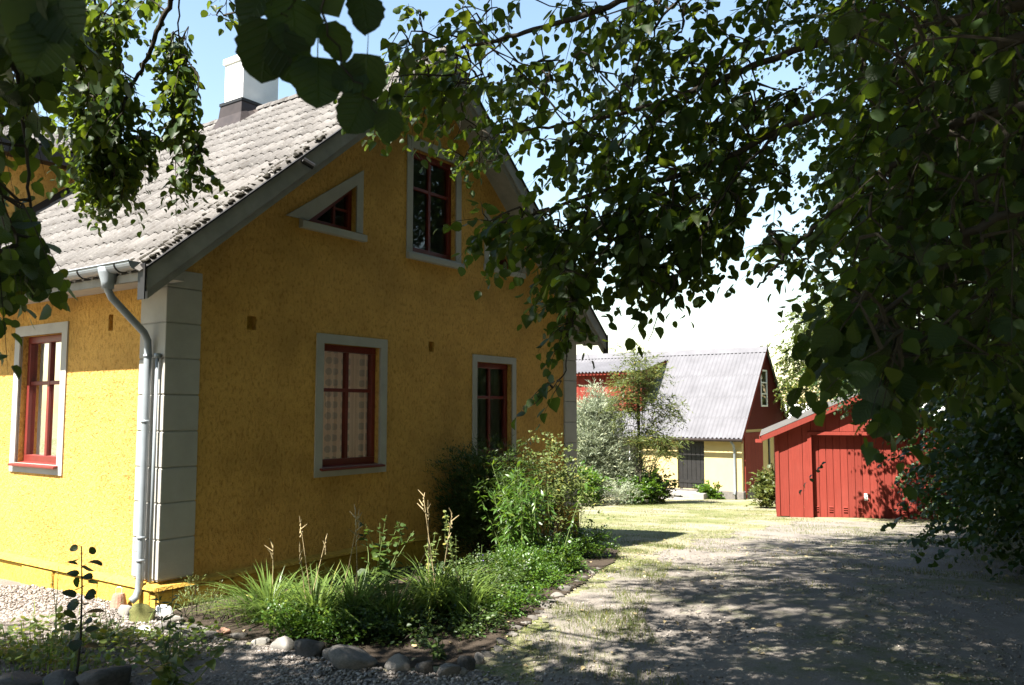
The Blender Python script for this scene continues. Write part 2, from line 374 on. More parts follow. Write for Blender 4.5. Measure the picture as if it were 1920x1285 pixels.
m = MB(); m.box(.05, GW - .05, .05, LEN - .05, 2.75, 2.8); m.build('inner_ceiling', M['white'], house)
m = MB(); m.box(3.4, 3.5, .3, 7.0, .3, 2.75); m.box(.3, 3.39, 7.0, 7.1, .3, 2.75); m.build('bounce_partition', M['white'], house)  # unseen white walls, added to bounce sunlight onto the gable curtain
for r_ in VENT: m = MB(); m.poly([Gm(a, z, -.07) for a, z in rect(*r_)]); m.build('vent_back', M['plinth'], house)
m = MB(); m.poly([Lm(a, z, -.05) for a, z in rect(*LV)]); m.build('vent_back', M['plinth'], house)

def fbox(mb, mp, a0, a1, z0, z1, d0, d1):
    mb.hexa([mp(a0, z0, d0), mp(a1, z0, d0), mp(a1, z0, d1), mp(a0, z0, d1), mp(a0, z1, d0), mp(a1, z1, d0), mp(a1, z1, d1), mp(a0, z1, d1)])
# plinth stones and ledge
def plinth(mp, L, z0s, flip):
    a = -.05 if not flip else .02; i = 0; rnd = random.Random(5 + flip)
    while a < L:
        ln = rnd.uniform(.55, .95); b = min(a + ln, L + .05); mb = MB(); dd = .07 + rnd.uniform(-.012, .014)
        zt = .165 - rnd.uniform(0, .012)
        c = [mp(a + .008, z0s, 0), mp(b - .008, z0s, 0), mp(b - .008, z0s, dd), mp(a + .008, z0s, dd), mp(a + .008, zt, 0), mp(b - .008, zt, 0), mp(b - .008 - rnd.uniform(0, .01), zt, dd - .012), mp(a + .008 + rnd.uniform(0, .01), zt, dd - .012)]
        mb.hexa(c); mb.build('plinth_stone', M['plinth'], house, bevel=.018); a = b
plinth(Gm, GW, -.85, 0); plinth(Lm, LEN, -.4, 1)
m = MB(); fbox(m, Gm, -.055, GW + .055, -.9, .13, -.1, .045); fbox(m, Lm, .1, LEN, -.5, .13, -.1, .045); m.build('plinth_core', M['plinth'], house)
m = MB(); m.hexa([Gm(-.085, .17, -.05), Gm(GW + .085, .17, -.05), Gm(GW + .085, .17, .085), Gm(-.085, .17, .085), Gm(-.085, .235, -.05), Gm(GW + .085, .235, -.05), Gm(GW + .085, .20, .07), Gm(-.085, .20, .07)])
m.hexa([Lm(.051, .171, -.05), Lm(LEN, .171, -.05), Lm(LEN, .171, .083), Lm(.051, .171, .083), Lm(.051, .234, -.05), Lm(LEN, .234, -.05), Lm(LEN, .199, .068), Lm(.051, .199, .068)])
m.build('plinth_ledge', M['plinth'], house)
# corner blocks
zq = [.245, .60, .92, 1.235, 1.56, 1.89, 2.22, 2.545, 2.87]
def quoin(x0, x1, y0, y1, zs, ztop):
    for i, z in enumerate(zs):
        z1 = (zs[i + 1] if i + 1 < len(zs) else ztop); mb = MB(); mb.box(x0, x1, y0, y1, z + .006, z1 - .006); mb.build('corner_block', M['trim'], house, bevel=.007)
quoin(-.03, .335, -.03, .38, zq, 3.04); quoin(GW - .335, GW + .03, -.03, .38, zq, 3.04)
m = MB(); m.box(-.022, .327, -.022, .372, .24, 3.03); m.box(GW - .327, GW + .022, -.022, .372, .24, 3.03); m.build('corner_core', M['barge'], house)

# windows
def window(mp, r, bw, label, curtain=None, redsill=True, split=.36, sur_top=None):
    a0, a1, z0, z1 = r; m = MB(); t = sur_top or bw; b = .10
    fbox(m, mp, a0 - bw, a1 + bw, z1, z1 + t, -.02, .016); fbox(m, mp, a0 - bw, a1 + bw, z0 - b, z0, -.02, .016)
    fbox(m, mp, a0 - bw, a0, z0, z1, -.02, .016); fbox(m, mp, a1, a1 + bw, z0, z1, -.02, .016)
    wv = m.build('window', M['trim'], house); tag(wv, label)
    m = MB(); fw = .06; e = .001
    fbox(m, mp, a0 + e, a1 - e, z1 - fw - .015, z1 - e, -.15, -.075); fbox(m, mp, a0 + e, a1 - e, z0 + e, z0 + fw + .02, -.15, -.075)
    fbox(m, mp, a0 + e, a0 + fw, z0 + fw + .02, z1 - fw - .015, -.15, -.075); fbox(m, mp, a1 - fw, a1 - e, z0 + fw + .02, z1 - fw - .015, -.15, -.075)
    m.build('frame', M['winred'], wv, bevel=.006)
    i0, i1, j0, j1 = a0 + fw, a1 - fw, z0 + fw + .02, z1 - fw - .015; am = (i0 + i1) / 2; zm = j1 - (j1 - j0) * split
    m = MB(); fbox(m, mp, am - .024, am + .024, j0, j1, -.14, -.088); m.build('mullion', M['winred'], wv, bevel=.004)
    m = MB(); fbox(m, mp, i0, am - .0245, zm - .02, zm + .02, -.138, -.09); fbox(m, mp, am + .0245, i1, zm - .02, zm + .02, -.138, -.09); m.build('transom', M['winred'], wv, bevel=.004)
    for (p0, p1) in ((i0, am - .024), (am + .024, i1)):
        for (q0, q1) in ((j0, zm - .02), (zm + .02, j1)):
            m = MB(); m.poly([mp(p0 - .002, q0 - .002, -.115), mp(p1 + .002, q0 - .002, -.115), mp(p1 + .002, q1 + .002, -.115), mp(p0 - .002, q1 + .002, -.115)]); m.build('pane', M['glass'], wv)
    m = MB()
    if redsill: m.hexa([mp(a0 - .03, z0 - .012, -.08), mp(a1 + .03, z0 - .012, -.08), mp(a1 + .04, z0 - .035, .065), mp(a0 - .04, z0 - .035, .065), mp(a0 - .03, z0 + .012, -.08), mp(a1 + .03, z0 + .012, -.08), mp(a1 + .04, z0 - .012, .065), mp(a0 - .04, z0 - .012, .065)])
    else: m.hexa([mp(a0 - bw - .012, z0 - .10, .0165), mp(a1 + bw + .012, z0 - .10, .0165), mp(a1 + bw + .012, z0 - .10, .07), mp(a0 - bw - .012, z0 - .10, .07), mp(a0 - bw - .012, z0 - .01, .0165), mp(a1 + bw + .012, z0 - .01, .0165), mp(a1 + bw + .012, z0 - .035, .07), mp(a0 - bw - .012, z0 - .035, .07)])
    m.build('sill', M['winred'] if redsill else M['trim'], wv, bevel=.004)
    if curtain:
        n = 60; m = MB(); ce = a1 + .12 if mp is Gm else (a0 + a1) / 2; P = [(a0 - .12 + (ce - a0 + .12) * i / n, -.215 + .018 * sin(i * .9) + .012 * sin(i * 2.3)) for i in range(n + 1)]
        for i in range(n): m.poly([mp(P[i][0], z0 - .05, P[i][1]), mp(P[i + 1][0], z0 - .05, P[i + 1][1]), mp(P[i + 1][0], z1 + .05, P[i + 1][1]), mp(P[i][0], z1 + .05, P[i][1])])
        m.build('curtain', curtain, wv, smooth=True)
    return wv
window(Gm, GWIN[0], .105, 'shaded window with a dotted pale curtain', M['curtain'])
window(Gm, GWIN[1], .095, 'shaded window with a grey sheer curtain behind the tall shrub', M['sheer'])
window(Gm, GWIN[2], .105, 'tall upper gable window reflecting trees', None, False, .34, .14)
window(Lm, LWIN[0], .11, 'sunlit window with a pale dotted curtain', M['curtain_left'])
window(Lm, LWIN[1], .11, None); window(Lm, LWIN[2], .11, None)
def tri_window(T, s, label):
    (ax, az), (bx_, bz), (cx, cz) = T                  # pointed end, foot, top (the vertical side is b-c)
    # surround: three mitred strips
    o = [(ax - s * .30, az), (bx_ + s * .10, bz), (cx + s * .10, cz + .20)]
    m = MB()
    for i in range(3):
        j = (i + 1) % 3
        if i == 0: continue
        P = [o[i], o[j], T[j], T[i]]
        m.hexa([Gm(*p, -.02) for p in P] + [Gm(*p, .016) for p in P])
    wv = m.build('window', M['trim'], house); tag(wv, label)
    m = MB(); m.hexa([Gm(a, z, d) for a, z, d in [(ax - s * .12, az - .10, .0), (bx_ + s * .12, bz - .10, .0), (bx_ + s * .12, bz - .10, .07), (ax - s * .12, az - .10, .07), (ax - s * .12, az - .003, .0), (bx_ + s * .12, bz - .003, .0), (bx_ + s * .12, bz - .025, .07), (ax - s * .12, az - .025, .07)]])
    m.build('sill', M['trim'], wv, bevel=.004)
    inn = [(ax + s * .19, az + .055), (bx_ - s * .05, bz + .055), (cx - s * .05, cz - .10)]
    m = MB()
    for i in range(3):
        j = (i + 1) % 3; P = [T[i], T[j], inn[j], inn[i]]; m.hexa([Gm(*p, -.15) for p in P] + [Gm(*p, -.075) for p in P])
    m.build('frame', M['winred'], wv)
    xm = inn[0][0] * .42 + inn[1][0] * .58; zt = inn[0][1] + (inn[2][1] - inn[0][1]) * .58
    m = MB(); fbox(m, Gm, min(xm - .014, xm + .014), max(xm - .014, xm + .014), inn[0][1], zt, -.135, -.09); m.build('mullion', M['winred'], wv)
    m = MB(); zb = inn[0][1] + .19; fbox(m, Gm, min(xm + s * .014, inn[1][0]), max(xm + s * .014, inn[1][0]), zb - .012, zb + .012, -.134, -.091); m.build('transom', M['winred'], wv)
    m = MB(); m.poly([Gm(*p, -.115) for p in T]); m.build('pane', M['glass'], wv)
tri_window(TRI1, 1, 'small triangular attic window beside the lamp'); tri_window([TRI2[0], TRI2[2], TRI2[1]], -1, 'small triangular attic window half behind leaves')

# roof
OVE, OVG = .45, .33                                    # overhang at the eaves and at the gable
CP = 1 / sqrt(1 + RS * RS); SP = RS * CP; PIT = math.atan(RS)
m = MB(); th = .07
for s in (0, 1):
    f = (lambda u: u) if s == 0 else (lambda u: GW - u)
    u0, u1 = -OVE, UM; P = [(u0, RZ0 + RS * u0 - .05), (u1, RZ0 + RS * u1 - .05), (u1, RZ0 + RS * u1 - .05 - th), (u0, RZ0 + RS * u0 - .05 - th)]
    m.hexa([(f(a), -OVG + .02, z) for a, z in P] + [(f(a), LEN + .3, z) for a, z in P])
roof = m.build('roof', M['barge'], house)
# soffit boards and bargeboards along the gable
for s in (0, 1):
    f = (lambda u: u) if s == 0 else (lambda u: GW - u)
    def strip(mb, y0, y1, zt, zb, ua=-OVE, ub=UM):
        P = [(ua, RZ0 + RS * ua + zt), (ub, RZ0 + RS * ub + zt), (ub, RZ0 + RS * ub + zb), (ua, RZ0 + RS * ua + zb)]
        mb.hexa([(f(a), y0, z) for a, z in P] + [(f(a), y1, z) for a, z in P])
    m = MB(); strip(m, -OVG - .03, -OVG - .002, -.035, -.235, -OVE + .02); m.build('bargeboard', M['barge'], house, bevel=.004)
    m = MB(); strip(m, -OVG, -OVG + .035, -.12, -.315, -OVE + .05); m.build('inner_bargeboard', M['barge'], house)
    m = MB(); strip(m, -OVG + .036, .0 if s else -.0, -.262, -.285, -.3); m.build('soffit', M['barge'], house)
    m = MB(); strip(m, -OVG - .05, -OVG + .03, -.03, -.012, -OVE); m.build('verge_flashing', M['black'], house)
for f_ in (-OVE - .014, GW + OVE + .002): m = MB(); m.box(f_, f_ + .012, -OVG - .05, -OVG + .05, 2.68, 2.985); m.build('end_board', M['black'], house)
# eave soffit and fascia on the sunny side
m = MB(); m.box(-OVE + .1, .0, -.24, LEN, 2.90, 2.93); m.build('eave_soffit', M['trim'], house)
m = MB(); m.box(-OVE + .07, -OVE + .10, -.26, LEN, 2.86, 2.985); m.build('fascia', M['trim'], house)
m = MB(); m.box(GW, GW + OVE - .1, -.24, LEN, 2.90, 2.93); m.build('eave_soffit', M['trim'], house)
m = MB(); m.box(GW + OVE - .10, GW + OVE - .07, -.26, LEN, 2.86, 2.985); m.build('fascia', M['trim'], house)

# tiles: one profile, shared
def tile_mesh():
    W, Ln, n = .30, .42, 10; V = []; Fc = []
    for i in range(n + 1):
        t = i / n; z = .027 + .027 * cos(4 * pi * t + pi); y = W * t
        V += [(0, y, z + .013), (0, y, z - .002), (Ln, y, z)]
    for i in range(n):
        a = 3 * i; b = a + 3; Fc += [(a, b, b + 2, a + 2), (a + 1, b + 1, b, a)]
    me = bpy.data.meshes.new('tile'); me.from_pydata(V, [], Fc); me.polygons.foreach_set('use_smooth', [k % 2 == 0 for k in range(len(Fc))]); me.materials.append(M['tile']); return me
TM = tile_mesh()
def roof_mat(org, ex, ey, ez):
    return Matrix(((ex[0], ey[0], ez[0], org[0]), (ex[1], ey[1], ez[1], org[1]), (ex[2], ey[2], ez[2], org[2]), (0, 0, 0, 1)))
E1 = Vector((CP, 0, SP)); N1 = Vector((-SP, 0, CP)); E1b = Vector((-CP, 0, SP)); N1b = Vector((SP, 0, CP))
FV0, FV1, FEZ, FP = 6.05, 9.75, 5.50, .45              # cross gable: cheek planes, eave height, pitch
FR = (FV0 + FV1) / 2; FOV = .3
cand = []; rt = random.Random(3)
rows, GAUGE = 14, .37
for i in range(rows):
    for j in range(int((LEN + .6) / .30)):
        s = i * GAUGE; u = -OVE - .03 + s * CP; v = -OVG - .02 + j * .30; z = RZ0 + RS * u - .035
        if u > .1 and FV0 - .35 < v < FV1 + .05 and z < FEZ + FP * (FR - abs(v + .15 - FR) - FV0 + .3) - .1: continue
        if 3.0 < v + .3 and v < 4.0 and u + .25 > UM - .3: pass
        mt = roof_mat((u, v, z), E1, Vector((0, 1, 0)), N1) @ Matrix.Translation((rt.uniform(-.008, .008), 0, rt.uniform(0, .006))) @ Matrix.Rotation(rt.uniform(-.012, .012), 4, 'Z')
        cand.append((mt, hw(u + .2, v + .15, z)))
# cross gable roof tiles
CF = 1 / sqrt(1 + FP * FP); SF = FP * CF
for i in range(int((FR - FV0 + FOV) / CF / GAUGE)):
    for j in range(int(3.6 / .30)):
        s = i * GAUGE; v = FV0 - FOV + s * CF; z = FEZ + .16 + FP * (v - FV0 + FOV) - .02; u = -.35 + j * .30
        if z < RZ0 + RS * u - .05: continue
        cand.append((roof_mat((u + .30, v, z), Vector((0, CF, SF)), Vector((-1, 0, 0)), Vector((0, -SF, CF))), hw(u, v, z)))
pp = np.array([c[1] for c in cand]); ax_, ay_, ad_ = topix(pp)
vis = (ax_ > -40) & (ax_ < 1960) & (ay_ > -20) & (ay_ < 640); order = np.argsort(np.where(vis, ad_, ad_ + 1000))
pick = set(order[:300].tolist()); rest = []
for k, (mt, _) in enumerate(cand):
    if k in pick:
        o = link('tile', TM, None, roof); o.matrix_local = mt
    else: rest.append(mt)
for i in range(rows):                                    # the slope away from the picture
    for j in range(int((LEN + .6) / .30)):
        u = -OVE - .03 + i * GAUGE * CP; rest.append(roof_mat((GW - u, -OVG - .02 + (j + 1) * .30, RZ0 + RS * u - .035), E1b, Vector((0, -1, 0)), N1b))
tv = np.array([v.co[:] for v in TM.vertices]); tq = [tuple(p.vertices) for p in TM.polygons]
tt = np.array([(a, b, c) for a, b, c, d in tq] + [(a, c, d) for a, b, c, d in tq])
mats = np.array([np.array(x) for x in rest]); VV = np.einsum('nij,kj->nki', mats[:, :3, :3], tv) + mats[:, None, :3, 3]
TT = (tt[None] + (np.arange(len(rest)) * len(tv))[:, None, None]).reshape(-1, 3)
tag(link('tile_field', tri_mesh('tile_field', VV.reshape(-1, 3), TT, M['tile'], smooth=True), None, roof), kind='stuff')
# ridge caps
def half_cap():
    V = []; Fc = []; n = 7
    for k, y in ((0, 0.0), (1, .38)):
        for i in range(n + 1):
            t = pi * i / n; r = .135 - .012 * k; V.append((cos(t) * r, y, sin(t) * r * .8))
    for i in range(n): Fc.append((i, i + 1, n + 2 + i, n + 1 + i))
    V2 = [(x * .9, y, z * .9) for x, y, z in V[:n + 1]]; b = len(V); V += V2
    for i in range(n): Fc.append((i, b + i, b + i + 1, i + 1))
    me = bpy.data.meshes.new('ridge_cap'); me.from_pydata(V, [], Fc); me.polygons.foreach_set('use_smooth', [True] * len(Fc)); me.materials.append(M['tile']); return me
RC = half_cap()
for j in range(int((LEN + .5) / .34)):
    v = -OVG - .03 + j * .34
    o = link('ridge_cap', RC, None, roof); o.location = (UM, v, APEX - .06); o.rotation_euler = (rt.uniform(-.01, .01), 0, rt.uniform(-.01, .01))
# moss clumps on the verge
ico = bmesh.new(); bmesh.ops.create_icosphere(ico, subdivisions=1, radius=1); IV = np.array([v.co[:] for v in ico.verts]); IT = np.array([[v.index for v in f.verts] for f in ico.faces]); ico.free()
def blobs(P, S, seed, squash=.6, jit=.3):
    r = np.random.default_rng(seed); n = len(P); k = len(IV)
    sh = 1 + r.uniform(-jit, jit, (n, k, 1)); ang = r.uniform(0, 6.28, n); c, s = np.cos(ang), np.sin(ang)
    st = np.stack([r.uniform(.7, 1.3, n), r.uniform(.7, 1.3, n), np.full(n, squash) * r.uniform(.7, 1.3, n)], 1)
    L = IV[None] * sh * st[:, None]; L = np.stack([L[..., 0] * c[:, None] - L[..., 1] * s[:, None], L[..., 0] * s[:, None] + L[..., 1] * c[:, None], L[..., 2]], -1)
    V = P[:, None] + L * np.asarray(S)[:, None, None]; T = (IT[None] + (np.arange(n) * k)[:, None, None]).reshape(-1, 3)
    return V.reshape(-1, 3), T, np.repeat(r.uniform(0, 1, n), k)
mp_ = []; ms_ = []
for k in range(480):
    t = RNG.random(); cl = [.02, .1, .22, .36, .47, .60]; u = -.42 + 4.0 * max(0, min(1, random.choice(cl) + random.gauss(0, .035))) if t < .6 else -.42 + 3.4 * t * random.random()
    v = -OVG + abs(random.gauss(0, .10 if t < .6 else .35)); mp_.append((u, v, RZ0 + RS * u + .018)); ms_.append(random.uniform(.010, .028) * (1.2 if v < 0 else .7))
V_, T_, _ = blobs(np.array(mp_), ms_, 4, .55); tag(link('moss', tri_mesh('moss', V_, T_, M['moss']), None, roof), kind='stuff')

# cross gable on the sunny slope
def roofu(z): return (z + .05 - RZ0) / RS
m = MB()
for v in (FV0, FV1): m.poly([(.02, v, S0), (.02, v, FEZ), (roofu(FEZ), v, FEZ), (roofu(S0), v, S0)])
m.poly([(.02, FV0, S0), (.02, FV1, S0), (.02, FV1, FEZ), (.02, FR, FEZ + FP * (FR - FV0)), (.02, FV0, FEZ)])
m.build('cross_gable_wall', M['wall'], house)
m = MB()
for sgn in (0, 1):
    vv = (lambda v: v) if sgn == 0 else (lambda v: 2 * FR - v)
    a, b = FV0 - FOV, FR; za, zb = FEZ + .14, FEZ + .14 + FP * (b - a)
    m.hexa([(-.35, vv(a), za - .06), (3.3, vv(a), za - .06), (3.3, vv(b), zb - .06), (-.35, vv(b), zb - .06), (-.35, vv(a), za), (3.3, vv(a), za), (3.3, vv(b), zb), (-.35, vv(b), zb)])
m.build('cross_gable_roof', M['black'], house)
m = MB(); m.box(-.35, 2.75, FV0 - FOV - .03, FV0 - FOV, FEZ - .06, FEZ + .15); m.box(-.35, 2.7, FV0 - FOV, FV0, FEZ - .03, FEZ); m.build('cross_gable_fascia', M['black'], house)
m = MB(); P = [(.02, RZ0 + RS * .02), (2.6, RZ0 + RS * 2.6)]
m.hexa([(.0, FV0 - .14, RZ0 - .01), (2.7, FV0 - .14, RZ0 + RS * 2.7 - .01), (2.7, FV0 - .002, RZ0 + RS * 2.7 - .01), (.0, FV0 - .002, RZ0 - .01), (.0, FV0 - .14, RZ0 + .02), (2.7, FV0 - .14, RZ0 + RS * 2.7 + .02), (2.7, FV0 - .002, RZ0 + RS * 2.7 + .13), (.0, FV0 - .002, RZ0 + .13)]); m.build('cheek_flashing', M['black'], house)

# chimney (straddles the ridge)
cy0, cy1, cx0, cx1 = 3.42, 3.86, 3.3, 3.97
m = MB(); m.box(cx0, cx1, cy0, cy1, APEX - .5, 7.03); m.box(cx0 - .025, cx1 + .025, cy0 - .025, cy1 + .025, 7.031, 7.13); ch = m.build('chimney', M['white'], house, bevel=.012); tag(ch, 'whitewashed chimney with a dark sheet skirt')
m = MB(); zf = lambda u: RZ0 + RS * (u if u < UM else GW - u)
bz = 6.40
for (x0, y0, x1, y1) in ((cx0 - .035, cy0 - .035, cx0 - .035, cy1 + .035), (cx0 - .035, cy0 - .035, cx1 + .035, cy0 - .035), (cx1 + .035, cy0 - .035, cx1 + .035, cy1 + .035), (cx0 - .035, cy1 + .035, cx1 + .035, cy1 + .035)):
    n = 8
    for i in range(n):
        t0, t1 = i / n, (i + 1) / n; a = (x0 + (x1 - x0) * t0, y0 + (y1 - y0) * t0); b = (x0 + (x1 - x0) * t1, y0 + (y1 - y0) * t1)
        ca = ((cx0 + cx1) / 2, (cy0 + cy1) / 2)
        def out(p, k): 
            dx = (-k if abs(p[0] - cx0 + .035) < .02 else (k if abs(p[0] - cx1 - .035) < .02 else 0)); dy = (-k if abs(p[1] - cy0 + .035) < .02 else (k if abs(p[1] - cy1 - .035) < .02 else 0)); return (p[0] + dx, p[1] + dy)
        a1, b1 = out(a, .02), out(b, .02); a2, b2 = out(a, .09), out(b, .09)
        m.poly([(*a, bz), (*b, bz), (*b1, (bz + zf(b1[0])) / 2 - .02), (*a1, (bz + zf(a1[0])) / 2 - .02)]); m.poly([(*a1, (bz + zf(a1[0])) / 2 - .02), (*b1, (bz + zf(b1[0])) / 2 - .02), (*b2, zf(b2[0]) + .02), (*a2, zf(a2[0]) + .02)])
m.build('chimney_skirt', M['copper'], ch)
m = MB()
for (x0, x1, y0, y1) in ((cx0 - .05, cx1 + .05, cy0 - .05, cy0 - .002), (cx0 - .05, cx1 + .05, cy1 + .002, cy1 + .05), (cx0 - .05, cx0 - .002, cy0 - .002, cy1 + .002), (cx1 + .002, cx1 + .05, cy0 - .002, cy1 + .002)): m.box(x0, x1, y0, y1, bz - .02, bz + .025)
m.build('chimney_collar', M['black'], ch)

# gutter, brackets, downpipe, conduit
gx, gz_, gr = -OVE - .045, 3.0, .07
m = MB(); n = 10; Pr = [(gx + gr * cos(pi + pi * i / n), gz_ + gr * sin(pi + pi * i / n)) for i in range(n + 1)]; Pi = [(gx + (gr - .006) * cos(pi + pi * i / n), gz_ + (gr - .006) * sin(pi + pi * i / n)) for i in range(n + 1)]
for A in (Pr, Pi):
    for i in range(n): m.poly([(A[i][0], -.30, A[i][1]), (A[i + 1][0], -.30, A[i + 1][1]), (A[i + 1][0], LEN, A[i + 1][1]), (A[i][0], LEN, A[i][1])])
m.poly([(p[0], -.30, p[1]) for p in Pr]); m.tube([(gx - gr, -.30, gz_ + .002), (gx - gr, LEN, gz_ + .002)], .008, 6); gut = m.build('gutter', M['zinc'], house, smooth=True)
for k in range(22):
    v = -.08 + k * .6; m = MB()
    A = [(gx + (gr + .004) * cos(pi + pi * i / n), v, gz_ + (gr + .004) * sin(pi + pi * i / n)) for i in range(n + 1)]; m.tube(A, .007, 5); m.build('bracket', M['black'], gut)
pv, pvt = .15, .13; pr = .033
path = [(gx, pvt, 2.96), (gx, pvt, 2.80), (gx + .04, pvt, 2.73), (-.13, pv, 2.45), (-.092, pv, 2.38), (-.085, pv, 2.28), (-.085, pv, .24), (-.092, pv, .16), (-.115, pv, .105), (-.155, pv + .005, .075)]
m = MB(); m.tube(path, [pr * 1.02] * len(path), 12); dp = m.build('downpipe', M['zinc'], house, smooth=True)
m = MB(); m.tube([(gx, pvt, 2.985), (gx, pvt, 2.94), (gx, pvt, 2.86), (gx, pvt, 2.80)], [.085, .08, .056, .05], 12); m.build('funnel', M['zinc'], dp, smooth=True)
for z in (2.24, 1.65, .62, .42):
    m = MB(); m.tube([(-.085, pv, z - .012), (-.085, pv, z + .012)], .039, 12); m.build('pipe_collar', M['zinc'], dp, smooth=True)
m = MB(); m.tube([(-.11, pv + .02, .50), (-.14, pv + .02, .50), (-.14, pv + .02, .60), (-.11, pv + .02, .60)], .005, 5); m.build('cleaning_hatch_handle', M['steel'], dp)
m = MB(); m.tube([(-.065, .03, .24), (-.065, .03, 2.22)], .016, 10); m.tube([(-.065, .03, 2.22), (-.065, .03, 2.26)], .03, 8); m.build('cable_conduit', M['zinc'], house, smooth=True)
# small lamp on the bargeboard
lu = 1.22; lz = RZ0 + RS * lu - .09
m = MB(); m.tube([(lu, -OVG - .03, lz + .02), (lu, -OVG - .07, lz)], .022, 8); m.tube([(lu - .02, -OVG - .065, lz + .02), (lu + .075, -OVG - .12, lz - .035)], .035, 10); m.build('spot_lamp', M['black'], house, smooth=False)

# ================================================================== THE BARN
B = np.array([8.42, 30.71, -1.5]); BW, BL, BE, BS = 5.6, 15.0, 2.52, 1.13     # gable width, length, wall height, roof slope
barn = thing('barn', B, 'yellow barn with red boarded gable and steep grey corrugated roof', 'barn', RZ)
bf = lambda a, z, d: (-d, a, z); bg = lambda a, z, d: (a, -d, z)
darch = [(1.45, .285), (2.53, .285)] + [(2.53 - 1.08 * i / 8, 2.18 + .13 * sin(pi * i / 8)) for i in range(9)]
bwin = rect(4.2, 5.0, .95, 1.9)
wall('front_wall', rect(0, BL, .28, BE), [darch, bwin], bf, .15, M['barnwall'], barn)
wall('gable_base', rect(0, BW, .28, BE), [rect(.32, 2.30, .3, 2.36)], bg, .1, M['barnwall'], barn)
m = MB(); m.box(BW - .02, BW, 0, BL, -.4, BE); m.box(.02, BW - .02, BL - .02, BL, -.4, BE); m.build('back_wall', M['barnwall'], barn)
m = MB(); m.box(-.05, BW + .03, -.05, BL, -.7, .28); m.build('stone_base', M['stone'], barn, bevel=.02)
m = MB()
pts = darch; m.poly([bf(a, z, -.12) for a, z in pts]); dr = m.build('door', M['black'], barn); tag(dr, 'black arched plank door with a window light')
for k in range(6):
    a = 1.46 + k * .178; m = MB(); fbox(m, bf, a + .004, a + .172, .24, 2.16, -.12, -.085); m.build('plank', M['black'], dr, bevel=.006)
m = MB(); fbox(m, bf, 1.5, 2.48, .5, .62, -.085, -.065); fbox(m, bf, 1.5, 2.48, 1.9, 2.0, -.085, -.065); m.build('brace', M['black'], dr)
m = MB(); m.poly([bf(a, z, -.12) for a, z in bwin]); bw_ = m.build('window', M['glass'], barn); m = MB(); fbox(m, bf, 4.22, 4.98, 1.4, 1.44, -.11, -.07); fbox(m, bf, 4.58, 4.62, .97, 1.399, -.11, -.07); fbox(m, bf, 4.58, 4.62, 1.441, 1.88, -.11, -.07); m.build('muntin', M['paint_white'], bw_)
m = MB(); m.box(-.75, -.0, 1.2, 2.9, -.6, .2); m.box(-1.1, -.751, 1.2, 2.9, -.6, .0); m.build('doorstep', M['concrete'], barn, bevel=.02)
# roof: courses of corrugated sheet
AX = BW / 2; ovf = .28; rz0 = BE + .05
def corr(x0, x1, y0, y1, zf_, name, parent, pitch=.165, amp=.034, flipu=None, mat='eternit'):
    n = int((y1 - y0) / pitch * 6); V = []; Fc = []
    for i in range(n + 1):
        y = y0 + (y1 - y0) * i / n; dz = amp * cos(2 * pi * y / pitch)
        for x in (x0, x1):
            X = x if flipu is None else flipu(x); V.append((X, y, zf_(x) + dz))
    for i in range(n): Fc.append((2 * i, 2 * i + 1, 2 * i + 3, 2 * i + 2))
    me = bpy.data.meshes.new(name); me.from_pydata(V, [], Fc); me.polygons.foreach_set('use_smooth', [True] * len(Fc)); return link(name, me, M[mat], parent)
m = MB()
for fl in (lambda x: x, lambda x: BW - x):
    P = [(-ovf, rz0 - BS * ovf - .05), (AX, rz0 + BS * AX - .05), (AX, rz0 + BS * AX - .11), (-ovf, rz0 - BS * ovf - .11)]
    m.hexa([(fl(a), -.10, z) for a, z in P] + [(fl(a), BL + .1, z) for a, z in P])
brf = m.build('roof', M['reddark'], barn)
cour = [(-ovf - .04, .45), (.35, 1.15), (1.05, 1.9), (1.8, AX)]
for k, (x0, x1) in enumerate(cour):
    for (ya, yb) in ((-.14, 3.9), (3.9, 8.0), (8.0, 12.0), (12.0, BL + .12)):
        corr(x0, x1, ya, yb, lambda x, x0=x0: rz0 + BS * x + (.012 if x == x0 else .0), 'roof_sheet', brf)
    corr(x0, x1, -.14, BL + .12, lambda x, x0=x0: rz0 + BS * x + (.012 if x == x0 else .0), 'rear_roof_sheet', brf, flipu=lambda x: BW - x)
m = MB(); apz = rz0 + BS * AX
m.hexa([(AX - .2, -.15, apz - .19), (AX, -.15, apz + .045), (AX + .2, -.15, apz - .19), (AX, -.15, apz + .02), (AX - .2, BL + .1, apz - .19), (AX, BL + .1, apz + .045), (AX + .2, BL + .1, apz - .19), (AX, BL + .1, apz + .02)]); m.build('ridge_cap', M['eternit'], brf)
# red boarded gable: boards with gaps, cut to the rake; window in it
GWN = (2.28, 2.92, 3.45, 4.78)
gb = MB(); a = .02; bwid = .135
while a < BW - .05:
    b = min(a + bwid, BW - .02); zt = lambda x: rz0 + BS * (x if x < AX else BW - x) - .12
    segs = [(BE + .01, None)]
    if b > GWN[0] - .07 and a < GWN[1] + .07: segs = [(BE + .01, GWN[2] - .06), (GWN[3] + .06, None)]
    for z0, z1 in segs:
        za, zb = (zt(a), zt(b)) if z1 is None else (z1, z1)
        if min(za, zb) - z0 < .02: continue
        gb.hexa([bg(a + .006, z0, 0), bg(b - .006, z0, 0), bg(b - .006, z0, .035), bg(a + .006, z0, .035), bg(a + .006, za, 0), bg(b - .006, zb, 0), bg(b - .006, zb, .035), bg(a + .006, za, .035)])
    a = b
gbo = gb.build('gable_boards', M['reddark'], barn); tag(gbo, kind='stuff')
m = MB(); m.poly([bg(a, z, .0) for a, z in [(0.02, BE), (BW - .02, BE), (AX, apz - .12)]]); m.build('gable_back', M['black'], barn)
